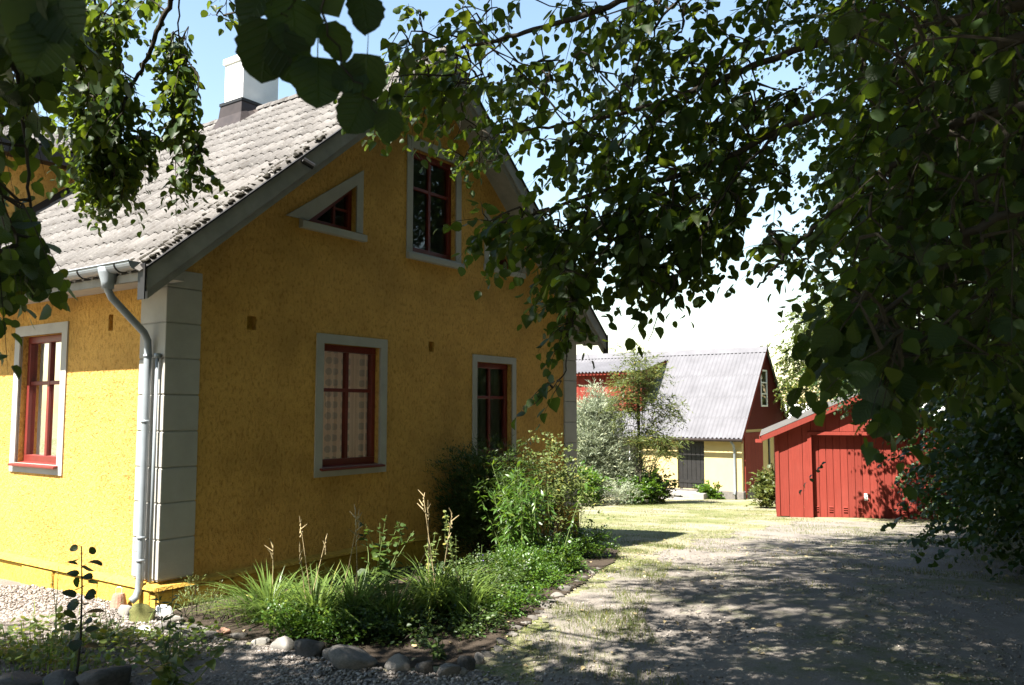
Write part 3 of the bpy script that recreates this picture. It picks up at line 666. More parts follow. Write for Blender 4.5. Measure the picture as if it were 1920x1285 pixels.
for s in (0, 1):
    fl = (lambda x: x) if s == 0 else (lambda x: BW - x)
    P = [(-ovf, rz0 - BS * ovf), (AX, apz), (AX, apz - .2), (-ovf, rz0 - BS * ovf - .2)]
    m = MB(); m.hexa([(fl(a), -.13, z - .02) for a, z in P] + [(fl(a), -.10, z - .02) for a, z in P]); m.build('bargeboard', M['redwood'] if s == 0 else M['black'], barn)
m = MB(); g0, g1, h0, h1 = GWN
fbox(m, bg, g0 - .06, g1 + .06, h1, h1 + .06, .0, .05); fbox(m, bg, g0 - .06, g1 + .06, h0 - .06, h0, .0, .05); fbox(m, bg, g0 - .06, g0, h0, h1, .0, .05); fbox(m, bg, g1, g1 + .06, h0, h1, .0, .05)
gw = m.build('window', M['paint_white'], barn); tag(gw, 'narrow white framed window with three panes')
m = MB()
for t in (1/3, 2/3): z = h0 + (h1 - h0) * t; fbox(m, bg, g0, g1, z - .025, z + .025, .005, .045)
m.build('transom', M['paint_white'], gw)
for t in range(3): m = MB(); z0 = h0 + (h1 - h0) * t / 3; z1 = h0 + (h1 - h0) * (t + 1) / 3; m.poly([bg(g0, z0 + .02, .02), bg(g1, z0 + .02, .02), bg(g1, z1 - .02, .02), bg(g0, z1 - .02, .02)]); m.build('pane', M['glass'], gw)
# wide red door on the gable, planks
m = MB(); fbox(m, bg, .33, 2.29, .3, 2.35, -.06, -.04); gd = m.build('wide_door', M['redwood'], barn)
for k in range(12): m = MB(); a = .33 + k * .163; fbox(m, bg, a + .003, a + .160, .02, 2.42, -.02 if False else .003, .04); m.build('plank', M['redwood'], gd)
m = MB(); fbox(m, bg, .2, .325, .0, 2.45, .004, .06); m.build('door_post', M['redwood'], barn)
m = MB(); fbox(m, bg, 3.02, 3.14, 1.1, 2.3, .002, .05); m.build('iron_bar', M['black'], barn)
# barn gutter and downpipe
m = MB(); m.tube([(-ovf - .1, -.15, rz0 - BS * ovf - .10), (-ovf - .1, BL, rz0 - BS * ovf - .12)], .055, 8); m.build('gutter', M['copper'], barn, smooth=True)
m = MB(); m.tube([(-ovf - .1, .28, rz0 - BS * ovf - .12), (-.16, .25, 1.95), (-.08, .25, 1.8), (-.08, .25, .3), (-.2, .25, .18)], .045, 8); m.build('downpipe', M['zinc'], barn, smooth=True)
# shed dormer
dy0, dy1, dx, dz0, dz1 = 4.25, 11.0, .55, 0, 4.72
m = MB(); m.poly([(dx, dy0, rz0 + BS * dx - .1), (dx, dy1, rz0 + BS * dx - .1), (dx, dy1, dz1), (dx, dy0, dz1)])
for y in (dy0, dy1): m.poly([(dx, y, rz0 + BS * dx - .1), (dx, y, dz1), (2.05, y, dz1 + .32), (2.05, y, rz0 + BS * 2.05 - .1)])
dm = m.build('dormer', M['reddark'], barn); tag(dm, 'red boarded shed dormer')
for k in range(44):
    a = dy0 + .005 + k * .153; m = MB(); m.box(dx - .03 - (.018 if k % 2 else 0), dx - .002, a, a + (.15 if k % 2 == 0 else .148), rz0 + BS * dx + .04, dz1 - .02); m.build('board', M['redwood'], dm)
dsl = .24
m = MB(); m.hexa([(dx - .35, dy0 - .25, dz1 - .03), (2.4, dy0 - .25, dz1 - .03 + dsl * (2.4 - dx + .35)), (2.4, dy1 + .2, dz1 - .03 + dsl * (2.4 - dx + .35)), (dx - .35, dy1 + .2, dz1 - .03), (dx - .35, dy0 - .25, dz1 + .07), (2.4, dy0 - .25, dz1 + .07 + dsl * (2.4 - dx + .35)), (2.4, dy1 + .2, dz1 + .07 + dsl * (2.4 - dx + .35)), (dx - .35, dy1 + .2, dz1 + .07)]); m.build('dormer_roof_board', M['redwood'], dm)
corr(dx - .42, 2.45, dy0 - .3, dy1 + .2, lambda x: dz1 + .11 + dsl * (x - dx + .35), 'dormer_roof_sheet', dm)

# ================================================================== THE GARAGE
G0 = np.array([6.34, 20.17, -.8]); GR = radians(-17); GL = 4.05; GD = 5.6
gar = thing('garage', G0, 'red boarded garage with a low gable roof and a ribbed up-and-over door', 'garage', GR)
gf = lambda a, z, d: (a, -d, z)
ge, gs = 2.03, .44                                      # wall height at the corner, roof slope
gtop = lambda a: ge + gs * (a if a < GL / 2 else GL - a)
d0, d1_, dz = .83, 3.22, 1.96
m = MB(); m.box(0, .03, .04, GD, -.3, ge); m.box(GL - .03, GL, .04, GD, -.3, ge); m.poly([(0, GD, -.3), (GL, GD, -.3), (GL, GD, ge), (GL / 2, GD, gtop(GL / 2)), (0, GD, ge)]); m.build('side_wall', M['redwood'], gar)
m = MB(); fbox(m, gf, 0, d0 - .02, -.3, .0, -.1, -.03); fbox(m, gf, d1_ + .02, GL, -.3, .0, -.1, -.03); m.build('footing', M['concrete'], gar)
rg = random.Random(9)
def gboard(a, b, zb, zt0, zt1, d=.0, warp=0):
    mb = MB(); mb.hexa([gf(a, zb, d - .03), gf(b, zb, d - .03), gf(b, zb, d), gf(a, zb, d), gf(a, zt0, d - .03), gf(b, zt1, d - .03), gf(b, zt1, d), gf(a, zt0, d)]); mb.build('board', M['redwood'], gar, bevel=.006)
a = 0.0
while a < d0 - .02:                                     # wide old boards with narrow cover strips
    b = min(a + rg.uniform(.26, .33), d0 - .015); gboard(a + .004, b - .004, .03 + rg.uniform(-.03, .05), gtop(a) - .03, gtop(b) - .03, rg.uniform(0, .012)); a = b
a = d0 - .015
while a < d1_ + .01:
    b = min(a + rg.uniform(.28, .36), d1_ + .015); gboard(a + .004, b - .004, dz + .085, gtop(a) - .03, (gtop(b) if not (a < GL / 2 < b) else gtop(b)) - .03, rg.uniform(0, .012)); a = b
a = d1_ + .015
while a < GL - .01:
    b = min(a + rg.uniform(.26, .33), GL); gboard(a + .004, b - .004, .03 + rg.uniform(-.03, .05), gtop(a) - .03, gtop(b) - .03, rg.uniform(0, .012)); a = b
for a in (-.012, d0 - .1, d1_ + .01): m = MB(); fbox(m, gf, a, a + .09, .02, min(gtop(max(a, 0)) - .04, dz + .08 if a > 0 else 9), .014, .035); m.build('corner_board', M['redwood'], gar, bevel=.005)
m = MB(); fbox(m, gf, d0 - .1, d1_ + .1, dz, dz + .08, .013, .036); m.build('lintel_board', M['redwood'], gar, bevel=.005)
m = MB(); fbox(m, gf, d0, d1_, -.01, dz, -.20, -.19); gdo = m.build('garage_door', M['redwood'], gar); tag(gdo, 'ribbed red door with a small lock plate and vent slots')
for a in (d0 - .022, d1_ + .002): m = MB(); fbox(m, gf, a, a + .02, .0, dz, -.22, -.031); m.build('door_jamb', M['redwood'], gar)
m = MB(); fbox(m, gf, d0 - .02, d1_ + .02, dz + .001, dz + .03, -.22, -.031); m.build('door_head', M['redwood'], gar)
npn = 15; pw = (d1_ - d0) / npn
for k in range(npn):
    m = MB(); fbox(m, gf, d0 + k * pw + .006, d0 + (k + 1) * pw - .006, .0, dz - .005, -.19, -.168); m.build('door_panel', M['redwood'], gdo, bevel=.008)
for k in (0, 2, 4, 6, 8, 10, 12, 14):
    a = d0 + (k + .5) * pw
    for z in (.16, .21, .26):
        if k == 8: continue
        m = MB(); m.hexa([gf(a - .045, z, -.168), gf(a + .045, z, -.168), gf(a + .045, z - .006, -.145), gf(a - .045, z - .006, -.145), gf(a - .045, z + .016, -.168), gf(a + .045, z + .016, -.168), gf(a + .045, z + .004, -.145), gf(a - .045, z + .004, -.145)]); m.build('vent_slat', M['paint_white'] if False else M['redwood'], gdo)
m = MB(); a = d0 + 7.3 * pw; fbox(m, gf, a - .03, a + .045, .44, .60, -.168, -.158); lk = m.build('lock_plate', M['paint_white'], gdo); m = MB(); m.tube([gf(a + .01, .52, -.158), gf(a + .01, .52, -.12), gf(a + .05, .52, -.12)], .01, 6); m.build('handle', M['black'], lk)
ovx, ovy = .30, .22
m = MB()
for fl in (lambda x: x, lambda x: GL - x):
    P = [(-ovx, ge - gs * ovx), (GL / 2, gtop(GL / 2)), (GL / 2, gtop(GL / 2) + .05), (-ovx, ge - gs * ovx + .05)]
    m.hexa([(fl(a), -ovy, z) for a, z in P] + [(fl(a), GD + .1, z) for a, z in P])
grf = m.build('roof', M['redwood'], gar)
for s in (0, 1):
    fl = (lambda x: x) if s == 0 else (lambda x: GL - x)
    P = [(-ovx - .02, ge - gs * ovx - .10), (GL / 2, gtop(GL / 2) - .09), (GL / 2, gtop(GL / 2) + .045), (-ovx - .02, ge - gs * ovx + .035)]
    m = MB(); m.hexa([(fl(a), -ovy - .025, z) for a, z in P] + [(fl(a), -ovy - .001, z) for a, z in P]); m.build('bargeboard', M['redwood'], gar, bevel=.004)
    n = 150; m = MB()
    V = []
    corr(-ovx - .05, GL / 2, -ovy - .03, GD + .1, lambda x: ge + gs * x + .064, 'roof_sheet', grf, .15, .013, flipu=None if s == 0 else (lambda x: GL - x), mat='felt')
m = MB(); m.box(-ovx - .16, -ovx + .0, -ovy - .02, .02 - ovy, ge - gs * ovx - .12, ge - gs * ovx - .04); m.box(-ovx - .06, -ovx - .03, -ovy, GD, ge - gs * ovx - .1, ge - gs * ovx + .03); m.build('eave_board', M['redwood'], gar)

# far pale-roofed shed and the wood on the horizon
fs = thing('far_shed', (25, 66, -3.6), 'pale grey roofed long shed far beyond the barn', 'shed', radians(-12))
m = MB(); m.box(-9, 9, 0, 9, -1, 3.4); m.build('wall', M['barnwall'], fs)
m = MB(); m.hexa([(-9.5, -.6, 3.2), (9.5, -.6, 3.2), (9.5, 9.6, 3.2), (-9.5, 9.6, 3.2), (-9.5, 4.4, 5.9), (9.5, 4.4, 5.9), (9.5, 4.6, 5.9), (-9.5, 4.6, 5.9)]); m.build('roof', M['white'], fs)

# ================================================================== VEGETATION
LT = np.array([(0, 0, 0), (.31, .10, .05), (.44, .40, .06), (.33, .74, .01), (0, 1.04, -.14), (-.33, .74, .01), (-.44, .40, .06), (-.31, .10, .05), (0, .45, -.03)])
LTT = np.array([(0, 1, 8), (1, 2, 8), (2, 3, 8), (3, 4, 8), (4, 5, 8), (5, 6, 8), (6, 7, 8), (7, 0, 8)])
QT = np.array([(0, 0, 0), (.42, .35, .05), (0, 1.0, -.10), (-.42, .35, .05)]); QTT = np.array([(0, 1, 2), (0, 2, 3)])       # far leaf
MT = np.array([(0, 0, 0), (.44, .22, .05), (.34, .68, .02), (0, 1.04, -.12), (-.34, .68, .02), (-.44, .22, .05)]); MTT = np.array([(0, 1, 5), (1, 2, 4), (1, 4, 5), (2, 3, 4)])
NT = np.array([(0, 0, 0), (.11, .35, .02), (.08, .7, -.03), (0, 1, -.12), (-.08, .7, -.03), (-.11, .35, .02)]); NTT = np.array([(0, 1, 5), (1, 2, 4), (1, 4, 5), (2, 3, 4)])
def unit(a): return a / np.maximum(np.linalg.norm(a, axis=-1, keepdims=True), 1e-9)
def leafset(P, A, Nn, S, tm=(LT, LTT), seed=0):
    T, Tr = tm; A = unit(A); Nn = unit(Nn - (Nn * A).sum(-1, keepdims=True) * A); Sd = np.cross(A, Nn); n = len(P); k = len(T)
    r = np.random.default_rng(seed + n); wf = r.uniform(.85, 1.12, (n, 1, 1)); cv = r.uniform(-1.6, 3.4, (n, 1, 1))
    V = P[:, None] + S[:, None, None] * (T[None, :, 0:1] * Sd[:, None] * wf + T[None, :, 1:2] * A[:, None] + T[None, :, 2:3] * cv * Nn[:, None])
    return V.reshape(-1, 3), (Tr[None] + (np.arange(n) * k)[:, None, None]).reshape(-1, 3), np.repeat(np.clip(r.normal(.5, .27, n), 0, 1), k)
def sprays(base, d, L, m, size, droop=.35, rng=RNG):
    n = len(base); d = unit(d); t = (np.arange(m)[None] + rng.uniform(.2, .8, (n, m))) / m
    z = np.array([0, 0, -1.0]); Pp = base[:, None] + d[:, None] * (L[:, None] * t)[..., None] + z * (droop * L[:, None] * t * t)[..., None]
    tan_ = unit(d[:, None] + z * (2 * droop * t)[..., None]); side = unit(np.cross(tan_, np.array([0.02, .03, 1.0])))
    sg = np.where((np.arange(m)[None] + rng.integers(0, 2, (n, 1))) % 2 == 0, 1, -1)[..., None]
    A = tan_ * .55 + side * sg * .8 + z * .45 + rng.normal(0, .22, Pp.shape); Nn = np.array([0, 0, 1.0]) + rng.normal(0, .45, Pp.shape)
    S = size * rng.uniform(.55, 1.15, (n, m)) * (1.05 - .45 * t)
    Pp = Pp + unit(A) * .022
    return Pp.reshape(-1, 3), A.reshape(-1, 3), Nn.reshape(-1, 3), S.reshape(-1)
def twig_mesh(base, d, L, droop, r0=.0028):
    n = len(base); d = unit(d); ts = np.array([0, .35, .7, 1.0]); z = np.array([0, 0, -1.0])
    Pp = base[:, None] + d[:, None] * (L[:, None] * ts)[..., None] + z * (droop * L[:, None] * ts * ts)[..., None]
    a = unit(np.cross(d, np.array([.1, .2, 1.0]))); b = np.cross(d, a); V = []
    for k in range(3):
        an = 2 * pi * k / 3; off = (a * cos(an) + b * sin(an))[:, None] * (r0 * (1.15 - ts))[None, :, None]; V.append(Pp + off)
    V = np.stack(V, 2).reshape(n, 12, 3); T = []
    for i in range(3):
        for k in range(3): a0, a1, b0, b1 = i*3 + k, i*3 + (k+1) % 3, i*3 + 3 + k, i*3 + 3 + (k+1) % 3; T += [(a0, a1, b1), (a0, b1, b0)]
    T = np.array(T); return V.reshape(-1, 3), (T[None] + (np.arange(n) * 12)[:, None, None]).reshape(-1, 3)
def merge(L):
    V = []; T = []; R_ = []; o = 0
    for x in L:
        V.append(x[0]); T.append(x[1] + o); o += len(x[0]); R_.append(x[2] if len(x) > 2 else np.full(len(x[0]), .5))
    return np.concatenate(V), np.concatenate(T), np.concatenate(R_)
def foliage(name, parts, mat, parent, kind='stuff'):
    V, T, R_ = merge(parts); V = V - np.array(parent.location)[None]
    o = link(name, tri_mesh(name, V, T, mat, R_), None, parent); return tag(o, kind=kind)
def local(parent, pts): L = np.array(parent.location); return [tuple(np.asarray(p) - L) for p in pts]
def hi_leaf(cup=.07, dr=.12, tw=0.0):                                          # a single serrated heart-shaped leaf with its stalk
    n = 11; out = []; mid = []
    for i in range(n + 1):
        t = i / n; wdt = .47 * (sin(pi * min(1, t ** .92 * .95 + .04)) ** .60) if i < n else 0
        if 0 < i < n: wdt *= 1 + (.06 if i % 2 else -.05)
        y = -.06 + 1.08 * t if i else .0
        out.append((wdt if i else .07, y + (-.02 if i == 1 else 0), cup * sin(pi * t) - dr * t * t)); mid.append((tw * t * t, .0 + 1.02 * t, -.035 * sin(pi * t) - (dr + .01) * t * t))
    V = mid + [(x + tw * (y / 1.02) ** 2, y, z + .05 * tw * x) for x, y, z in out] + [(-x + tw * (y / 1.02) ** 2, y, z * (1 - 4 * tw)) for x, y, z in out]; k = n + 1; Fc = []
    for i in range(n): Fc += [(i, k + i, k + i + 1, i + 1), (i + 1, 2 * k + i + 1, 2 * k + i, i)]
    b = len(V); V += [(.012, 0, 0), (-.012, 0, 0), (.008, -.42, .10), (-.008, -.42, .10)]; Fc.append((b, b + 1, b + 3, b + 2))
    me = bpy.data.meshes.new('leaf'); me.from_pydata(V, [], Fc); me.polygons.foreach_set('use_smooth', [True] * len(Fc)); me.materials.append(M['lime_obj']); return me
HLS = [hi_leaf(), hi_leaf(.13, .22, .06), hi_leaf(.03, .30, -.08), hi_leaf(.10, -.02, .03)]; HL = HLS[0]

def clumps(cx, cy, cz, rx, ry, rz, nclump, per, seed, shell=(.55, 1.0), spread=.42, zmin=-9, keep=None, flat=0):
    r = np.random.default_rng(seed); d = unit(r.normal(0, 1, (nclump, 3))); rad = r.uniform(shell[0], shell[1], (nclump, 1)) * (1 + .16 * np.sin(d[:, 0:1] * 5 + seed) * np.cos(d[:, 2:3] * 4 + d[:, 1:2] * 3))
    c = np.array([cx, cy, cz]) + d * rad * np.array([rx, ry, rz]); P = np.repeat(c, per, 0) + r.normal(0, spread, (nclump * per, 3)) * np.array([1, 1, .7]); o = np.repeat(d, per, 0)
    k = P[:, 2] > zmin
    if keep is not None: k &= keep(P)
    P, o = P[k], o[k]; dr = o * np.array([1, 1, .3]) + np.array([0, 0, -.35]) + r.normal(0, .45, P.shape); return P, dr
def tree(name, label, base, r0, top, limbs, group=None):
    t = thing(name, base, label, 'tree', 0, group); b = Vector(base); m = MB(); tp = Vector(top); pts = [b + Vector((0, 0, -.4)), b + Vector((.02, 0, .1))] + [b.lerp(tp, k / 6) + Vector((.06 * sin(k * 1.7), .05 * cos(k * 2.1), 0)) for k in range(1, 7)]
    m.tube([p - b for p in pts], [r0 * 1.5, r0 * 1.25] + [r0 * (1 - .11 * k) for k in range(1, 7)], 12); m.build('trunk', M['bark'], t, smooth=True)
    for pl, rr in limbs:
        rr = rr * .6; m = MB(); n = len(pl); m.tube([Vector(p) - b for p in pl], [rr * (1 - .8 * i / (n - 1)) for i in range(n)], 7); m.build('limb', M['bark'], t, smooth=True)
    return t
def curve(pts, n=12, wig=.03, seed=0):                  # Catmull-Rom through control points, slightly crooked
    r = np.random.default_rng(seed); P = [np.asarray(p, float) for p in pts]; P = [2 * P[0] - P[1]] + P + [2 * P[-1] - P[-2]]; out = []
    for i in range(1, len(P) - 2):
        for k in range(n):
            t = k / n; a, b, c, d = P[i-1], P[i], P[i+1], P[i+2]
            out.append(.5 * (2*b + (c - a)*t + (2*a - 5*b + 4*c - d)*t*t + (3*b - a - 3*c + d)*t**3) + r.normal(0, wig, 3) * .35)
    out.append(P[-2]); return out

# ---- the near lime tree: stands right of the camera, its boughs hang across the drive and before the gable
TB = np.array([4.3, 2.6, 0.0]); TTOP = np.array([4.0, 2.9, 7.0])
def tp(k): return TB + (TTOP - TB) * k
MB_ = [  # boughs (photo pixel, distance) from the trunk outwards
    ([tp(.62), px(1990, -20, 3.4), px(1620, 60, 3.8), px(1450, 110, 4.1), px(1250, 190, 4.4), px(1080, 230, 4.7), px(930, 250, 5.0)], .05),
    ([tp(.52), px(1950, 60, 3.0), px(1640, 170, 3.5), px(1470, 240, 3.8), px(1290, 325, 4.1), px(1120, 360, 4.4), px(960, 420, 4.6), px(900, 440, 4.7)], .045),
    ([tp(.8), px(1700, -200, 3.6), px(1350, -70, 4.0), px(1120, 20, 4.4), px(950, 70, 4.8), px(800, 110, 5.1), px(735, 190, 5.3)], .045),
    ([tp(.45), px(1930, 200, 2.6), px(1700, 300, 3.0), px(1560, 400, 3.2), px(1470, 480, 3.4), px(1420, 540, 3.5)], .035),
    ([px(1470, 240, 3.8), px(1380, 330, 3.8), px(1310, 450, 3.8), px(1250, 560, 3.8), px(1215, 640, 3.8)], .014),
    ([px(1290, 325, 4.1), px(1180, 420, 4.0), px(1100, 520, 3.9), px(1070, 620, 3.8), px(1055, 700, 3.75), px(1000, 760, 3.7)], .014),
    ([px(950, 70, 4.8), px(880, 140, 4.8), px(865, 230, 4.8), px(835, 300, 4.8)], .01),
    ([px(1350, -70, 4.0), px(1220, 60, 4.0), px(1180, 200, 4.1), px(1150, 330, 4.2)], .014),
    ([tp(.4), px(2000, 380, 2.3), px(1800, 480, 2.4), px(1650, 600, 2.5), px(1620, 700, 2.5)], .03),
    ([tp(.75), px(900, -700, 3.2), px(560, -420, 3.8), px(360, -120, 4.6), px(320, 0, 4.9), px(275, 110, 5.0), px(230, 200, 5.1), px(205, 330, 5.2)], .05),
    ([px(360, -120, 4.6), px(335, 30, 5.0), px(345, 160, 5.1), px(362, 300, 5.2)], .012),
    ([px(560, -420, 3.8), px(200, -150, 4.6), px(180, 60, 5.0), px(150, 220, 5.2)], .02),
    ([px(560, -420, 3.4), px(60, -250, 2.6), px(20, 20, 2.5), px(40, 200, 2.6), px(60, 420, 2.7), px(60, 560, 2.7)], .02),
    ([px(900, -500, 2.0), px(650, -150, 1.35), px(600, -20, 1.25), px(650, 130, 1.25), px(720, 215, 1.25)], .006),
    ([px(600, -60, 1.3), px(540, 20, 1.25), px(500, 60, 1.25)], .004),
    ([px(560, -420, 3.8), px(480, -120, 4.2), px(420, 10, 4.5), px(385, 30, 4.6)], .008),
]
limbs = []; nodes = []
for i, (pl, rr) in enumerate(MB_):
    c = curve(pl, 9, .012, i); limbs.append((c, rr)); nodes += c[8:] if i < 4 or i in (8, 9) else c
lime = tree('lime_tree', 'overhanging lime tree whose leafy boughs hang across the drive before the gable', TB, .30, TTOP, limbs + [([tp(.7), np.array([2.5, 3.5, 6.6]), np.array([-.5, 4.6, 7.6]), np.array([-2.5, 4.6, 7.4])], .09), ([tp(.85), np.array([3, 6, 7.4]), np.array([2, 9, 8])], .08), ([tp(.85), np.array([5, 0.5, 7.5]), np.array([3, -2, 8])], .08)])
def sample(poly, n, Y0, Y1, excl=(), seed=0):
    r = np.random.default_rng(seed); xs_ = [p[0] for p in poly]; ys_ = [p[1] for p in poly]; out = []
    while len(out) < n:
        x, y = r.uniform(min(xs_), max(xs_)), r.uniform(min(ys_), max(ys_))
        if not inpoly(np.array([x]), np.array([y]), poly)[0]: continue
        if any(((x - a) / c) ** 2 + ((y - b) / d) ** 2 < 1 for a, b, c, d in excl): continue
        out.append(px(x, y, r.uniform(Y0, Y1)))
    return np.array(out)
SKY = [(985, 55, 75, 52), (1060, 75, 70, 30), (905, 190, 55, 25), (985, 310, 40, 70), (1500, 100, 45, 60), (1505, 270, 40, 60), (1450, 420, 40, 65), (1400, 640, 110, 75), (1150, 470, 35, 22), (900, 100, 20, 30), (1150, 130, 35, 18), (1260, 300, 22, 14), (1180, 540, 25, 45), (1310, 150, 18, 12), (660, 80, 50, 100), (800, 265, 75, 75)]
G_ = []                                                # (base, dir, length, leaves, size)
def grp(poly, n, Y0, Y1, seed, d=(-.55, .15, -.5), L=(.22, .42), m=11, size=.072, jit=.5, excl=SKY):
    b = sample(poly, n, Y0, Y1, excl, seed); r = np.random.default_rng(seed + 50)
    G_.append((b, np.array(d) + r.normal(0, jit, b.shape), r.uniform(*L, n), m, size))
grp([(735, 90), (780, -20), (1500, -20), (1520, 300), (1450, 430), (1340, 420), (1250, 430), (1100, 330), (960, 330), (900, 240), (800, 300), (740, 230)], 215, 3.8, 5.1, 1, size=.082)
grp([(1060, 250), (1500, 130), (1480, 380), (1340, 400), (1150, 400)], 55, 3.7, 4.6, 2, size=.082)
grp([(880, 400), (1000, 380), (1150, 380), (1330, 380), (1340, 440), (1300, 470), (1250, 530), (1200, 530), (1160, 420), (1090, 560), (1060, 550), (1040, 470), (960, 450), (900, 425)], 115, 3.7, 4.5, 3, (-.35, .1, -.7), (.18, .34), 9, .086)
grp([(1045, 560), (1085, 540), (1085, 640), (1050, 670)], 12, 3.7, 3.85, 4, (-.3, 0, -.6), (.15, .25), 7, .068)
grp([(1010, 715), (1060, 705), (1060, 725), (1020, 735)], 3, 3.7, 3.75, 41, (-.8, 0, -.4), (.12, .2), 6, .075)
grp([(1400, 430), (1440, 430), (1520, 440), (1530, 500), (1440, 480)], 10, 3.1, 3.6, 5, (-.5, 0, -.5), (.15, .28), 6, .072, excl=())
grp([(1500, -20), (1940, -20), (1940, 690), (1720, 650), (1640, 620), (1580, 520), (1560, 400), (1600, 250), (1600, 60)], 430, 2.2, 4.4, 6, (-.45, .2, -.6), (.2, .36), 9, .070)
grp([(1575, 500), (1620, 540), (1700, 630), (1760, 690), (1690, 690), (1620, 640), (1575, 560)], 24, 1.9, 2.6, 7, (-.5, 0, -.6), (.15, .26), 7, .085)
grp([(730, 120), (960, 60), (980, 220), (900, 300), (810, 330), (740, 220)], 45, 4.7, 5.3, 8, (-.3, .1, -.7), (.18, .3), 9, .066)
NL0 = len(G_)
LX = [(120, 350, 65, 75), (295, 165, 26, 62), (262, 60, 35, 70), (440, 200, 200, 60), (270, 330, 18, 60)]
grp([(130, -20), (300, -20), (285, 60), (250, 140), (230, 230), (225, 290), (185, 320), (160, 240), (125, 120)], 190, 4.8, 5.5, 9, (-.2, .1, -.8), (.2, .36), 11, .080, .45, LX)
grp([(320, 30), (352, 30), (372, 160), (388, 300), (330, 335), (318, 200), (290, 190), (310, 110)], 62, 5.0, 5.3, 10, (-.1, .1, -.9), (.18, .3), 10, .074, .4, ())
grp([(165, 290), (260, 230), (300, 250), (280, 310), (215, 360), (180, 350)], 75, 5.0, 5.4, 11, (-.2, .1, -.8), (.18, .3), 10, .074, .45, LX)
grp([(-30, -40), (130, -40), (110, 80), (80, 150), (40, 220), (35, 330), (50, 400), (60, 430), (-20, 500), (-40, 300)], 56, 2.3, 3.1, 12, (.1, .1, -.9), (.2, .34), 8, .082, .45, [(120, 320, 85, 105), (20, 70, 16, 30), (60, 160, 14, 30)])
grp([(380, -10), (470, -20), (470, 40), (400, 30)], 6, 4.4, 4.8, 13, (-.2, .1, -.6), (.12, .22), 6, .07, .45, ())
grp([(0, 470), (70, 420), (80, 450), (30, 500)], 5, 2.5, 2.7, 14, (0, 0, -1), (.12, .2), 6, .085, .4, ())
# connect every spray base to the nearest wood
nd = np.array(nodes); conn = []
allb = np.concatenate([g[0] for g in G_]); dist = np.linalg.norm(allb[:, None] - nd[None], axis=2).min(1)
for k in np.argsort(dist):
    b = allb[k]; dd = np.linalg.norm(nd - b, axis=1); j = dd.argmin(); a = nd[j]
    if dd[j] > .02:
        mid = (a + b) / 2 + RNG.normal(0, .05 * dd[j], 3) + np.array([0, 0, .06 * dd[j]]); conn.append((a, mid, b)); nd = np.concatenate([nd, [mid], [b]])
tw = MB()
for a, mid, b in conn: tw.tube([a - TB, mid - TB, b - TB], [.0065, .005, .0035], 4, False)
PP, AA, NN, SS, TWm = [], [], [], [], []
for b, d, L, m_, s in G_:
    p, a, n_, s_ = sprays(b, d, L, m_, s, .3); PP.append(p); AA.append(a); NN.append(n_); SS.append(s_); TWm.append(twig_mesh(b, d, L, .3))
V_, T_, _ = merge(TWm); tag(link('twigs', tri_mesh('twigs', V_ - TB, T_, M['twig']), None, lime), kind='stuff')
tag(tw.build('branchlets', M['twig'], lime), kind='stuff')
# the few leaves close to the lens: pixel centre, length in pixels, tip direction in degrees (0 = right, -90 = down), roll
BIG = [(497, 95, 118, -100, .1), (553, 45, 118, -80, .3), (612, -8, 90, -60, -.2), (596, 155, 112, -86, .15), (630, 78, 80, -60, .5), (686, 22, 84, -75, .35), (686, 143, 84, -95, 0), (668, 215, 88, -110, .35), (729, 236, 62, -88, .2), (478, 8, 90, -120, -.3), (540, 110, 96, -70, -.2), (655, 150, 70, -150, .4),
       (60, 40, 150, -95, .2), (115, 25, 120, -60, -.3), (20, 30, 140, -130, .2), (80, 95, 120, -100, .1)]
for i, (x, y, ln, an, ro) in enumerate(BIG):
    Y = 1.25 if i < 12 else 1.0; s = ln / F * Y; a = np.array([cos(radians(an)), .18 * (-1) ** i, sin(radians(an))]); p = px(x, y, Y) - unit(a) * s * .5
    PP.append(p[None]); AA.append(a[None]); NN.append(np.array([[ro + .15, -1, .25]])); SS.append(np.array([s]))
P_, A_, N_, S_ = map(np.concatenate, (PP, AA, NN, SS))
sx_, sy_, fw_ = topix(P_); on = (sx_ > -30) & (sx_ < 1950) & (sy_ > -30) & (sy_ < 1310) & (fw_ > .3); sz = np.where(on, S_ / fw_, 0); pk = np.argsort(-sz)[:300]; pkm = np.zeros(len(P_), bool); pkm[pk] = True
for k in pk:
    a = unit(A_[k]); n_ = unit(N_[k] - (N_[k] @ a) * a); sd_ = np.cross(a, n_); s = S_[k]; p = P_[k] - TB
    o = link('leaf', HLS[int(k) % 4], None, lime); o.matrix_local = Matrix([[sd_[i] * s, a[i] * s, n_[i] * s, p[i]] for i in range(3)] + [[0, 0, 0, 1]])
q_ = ~pkm
fol = [leafset(P_[q_], A_[q_], N_[q_], S_[q_], seed=3)]
# the crown overhead (out of the picture, shades the drive)
def above(P):
    x, y, f = topix(P); return ~((f > .3) & (x > -80) & (x < 1480) & (y > -60)) & ~((f > .3) & (x >= 1480) & (x < 2000) & (y > 300))
for (cx, cy, cz, rx, ry, rz, nc, sd_) in ((1.5, 3.5, 7.9, 3.9, 3.9, 2.6, 640, 21), (2.6, 6.6, 9.0, 3.5, 3.7, 2.5, 560, 22), (4.5, -.5, 7.6, 4.5, 3.5, 2.8, 300, 23), (3.7, 2.8, 5.6, 2.7, 2.4, 1.4, 170, 24)):
    b, d = clumps(cx, cy, cz, rx, ry, rz, nc, 9, sd_, (.25, 1.0), .45, 3.6, above)
    p, a, n_, s_ = sprays(b, d, RNG.uniform(.3, .55, len(b)), 10, .125, .3); fol.append(leafset(p, a, n_, s_, (QT, QTT), seed=sd_))
foliage('foliage', fol, M['lime'], lime)

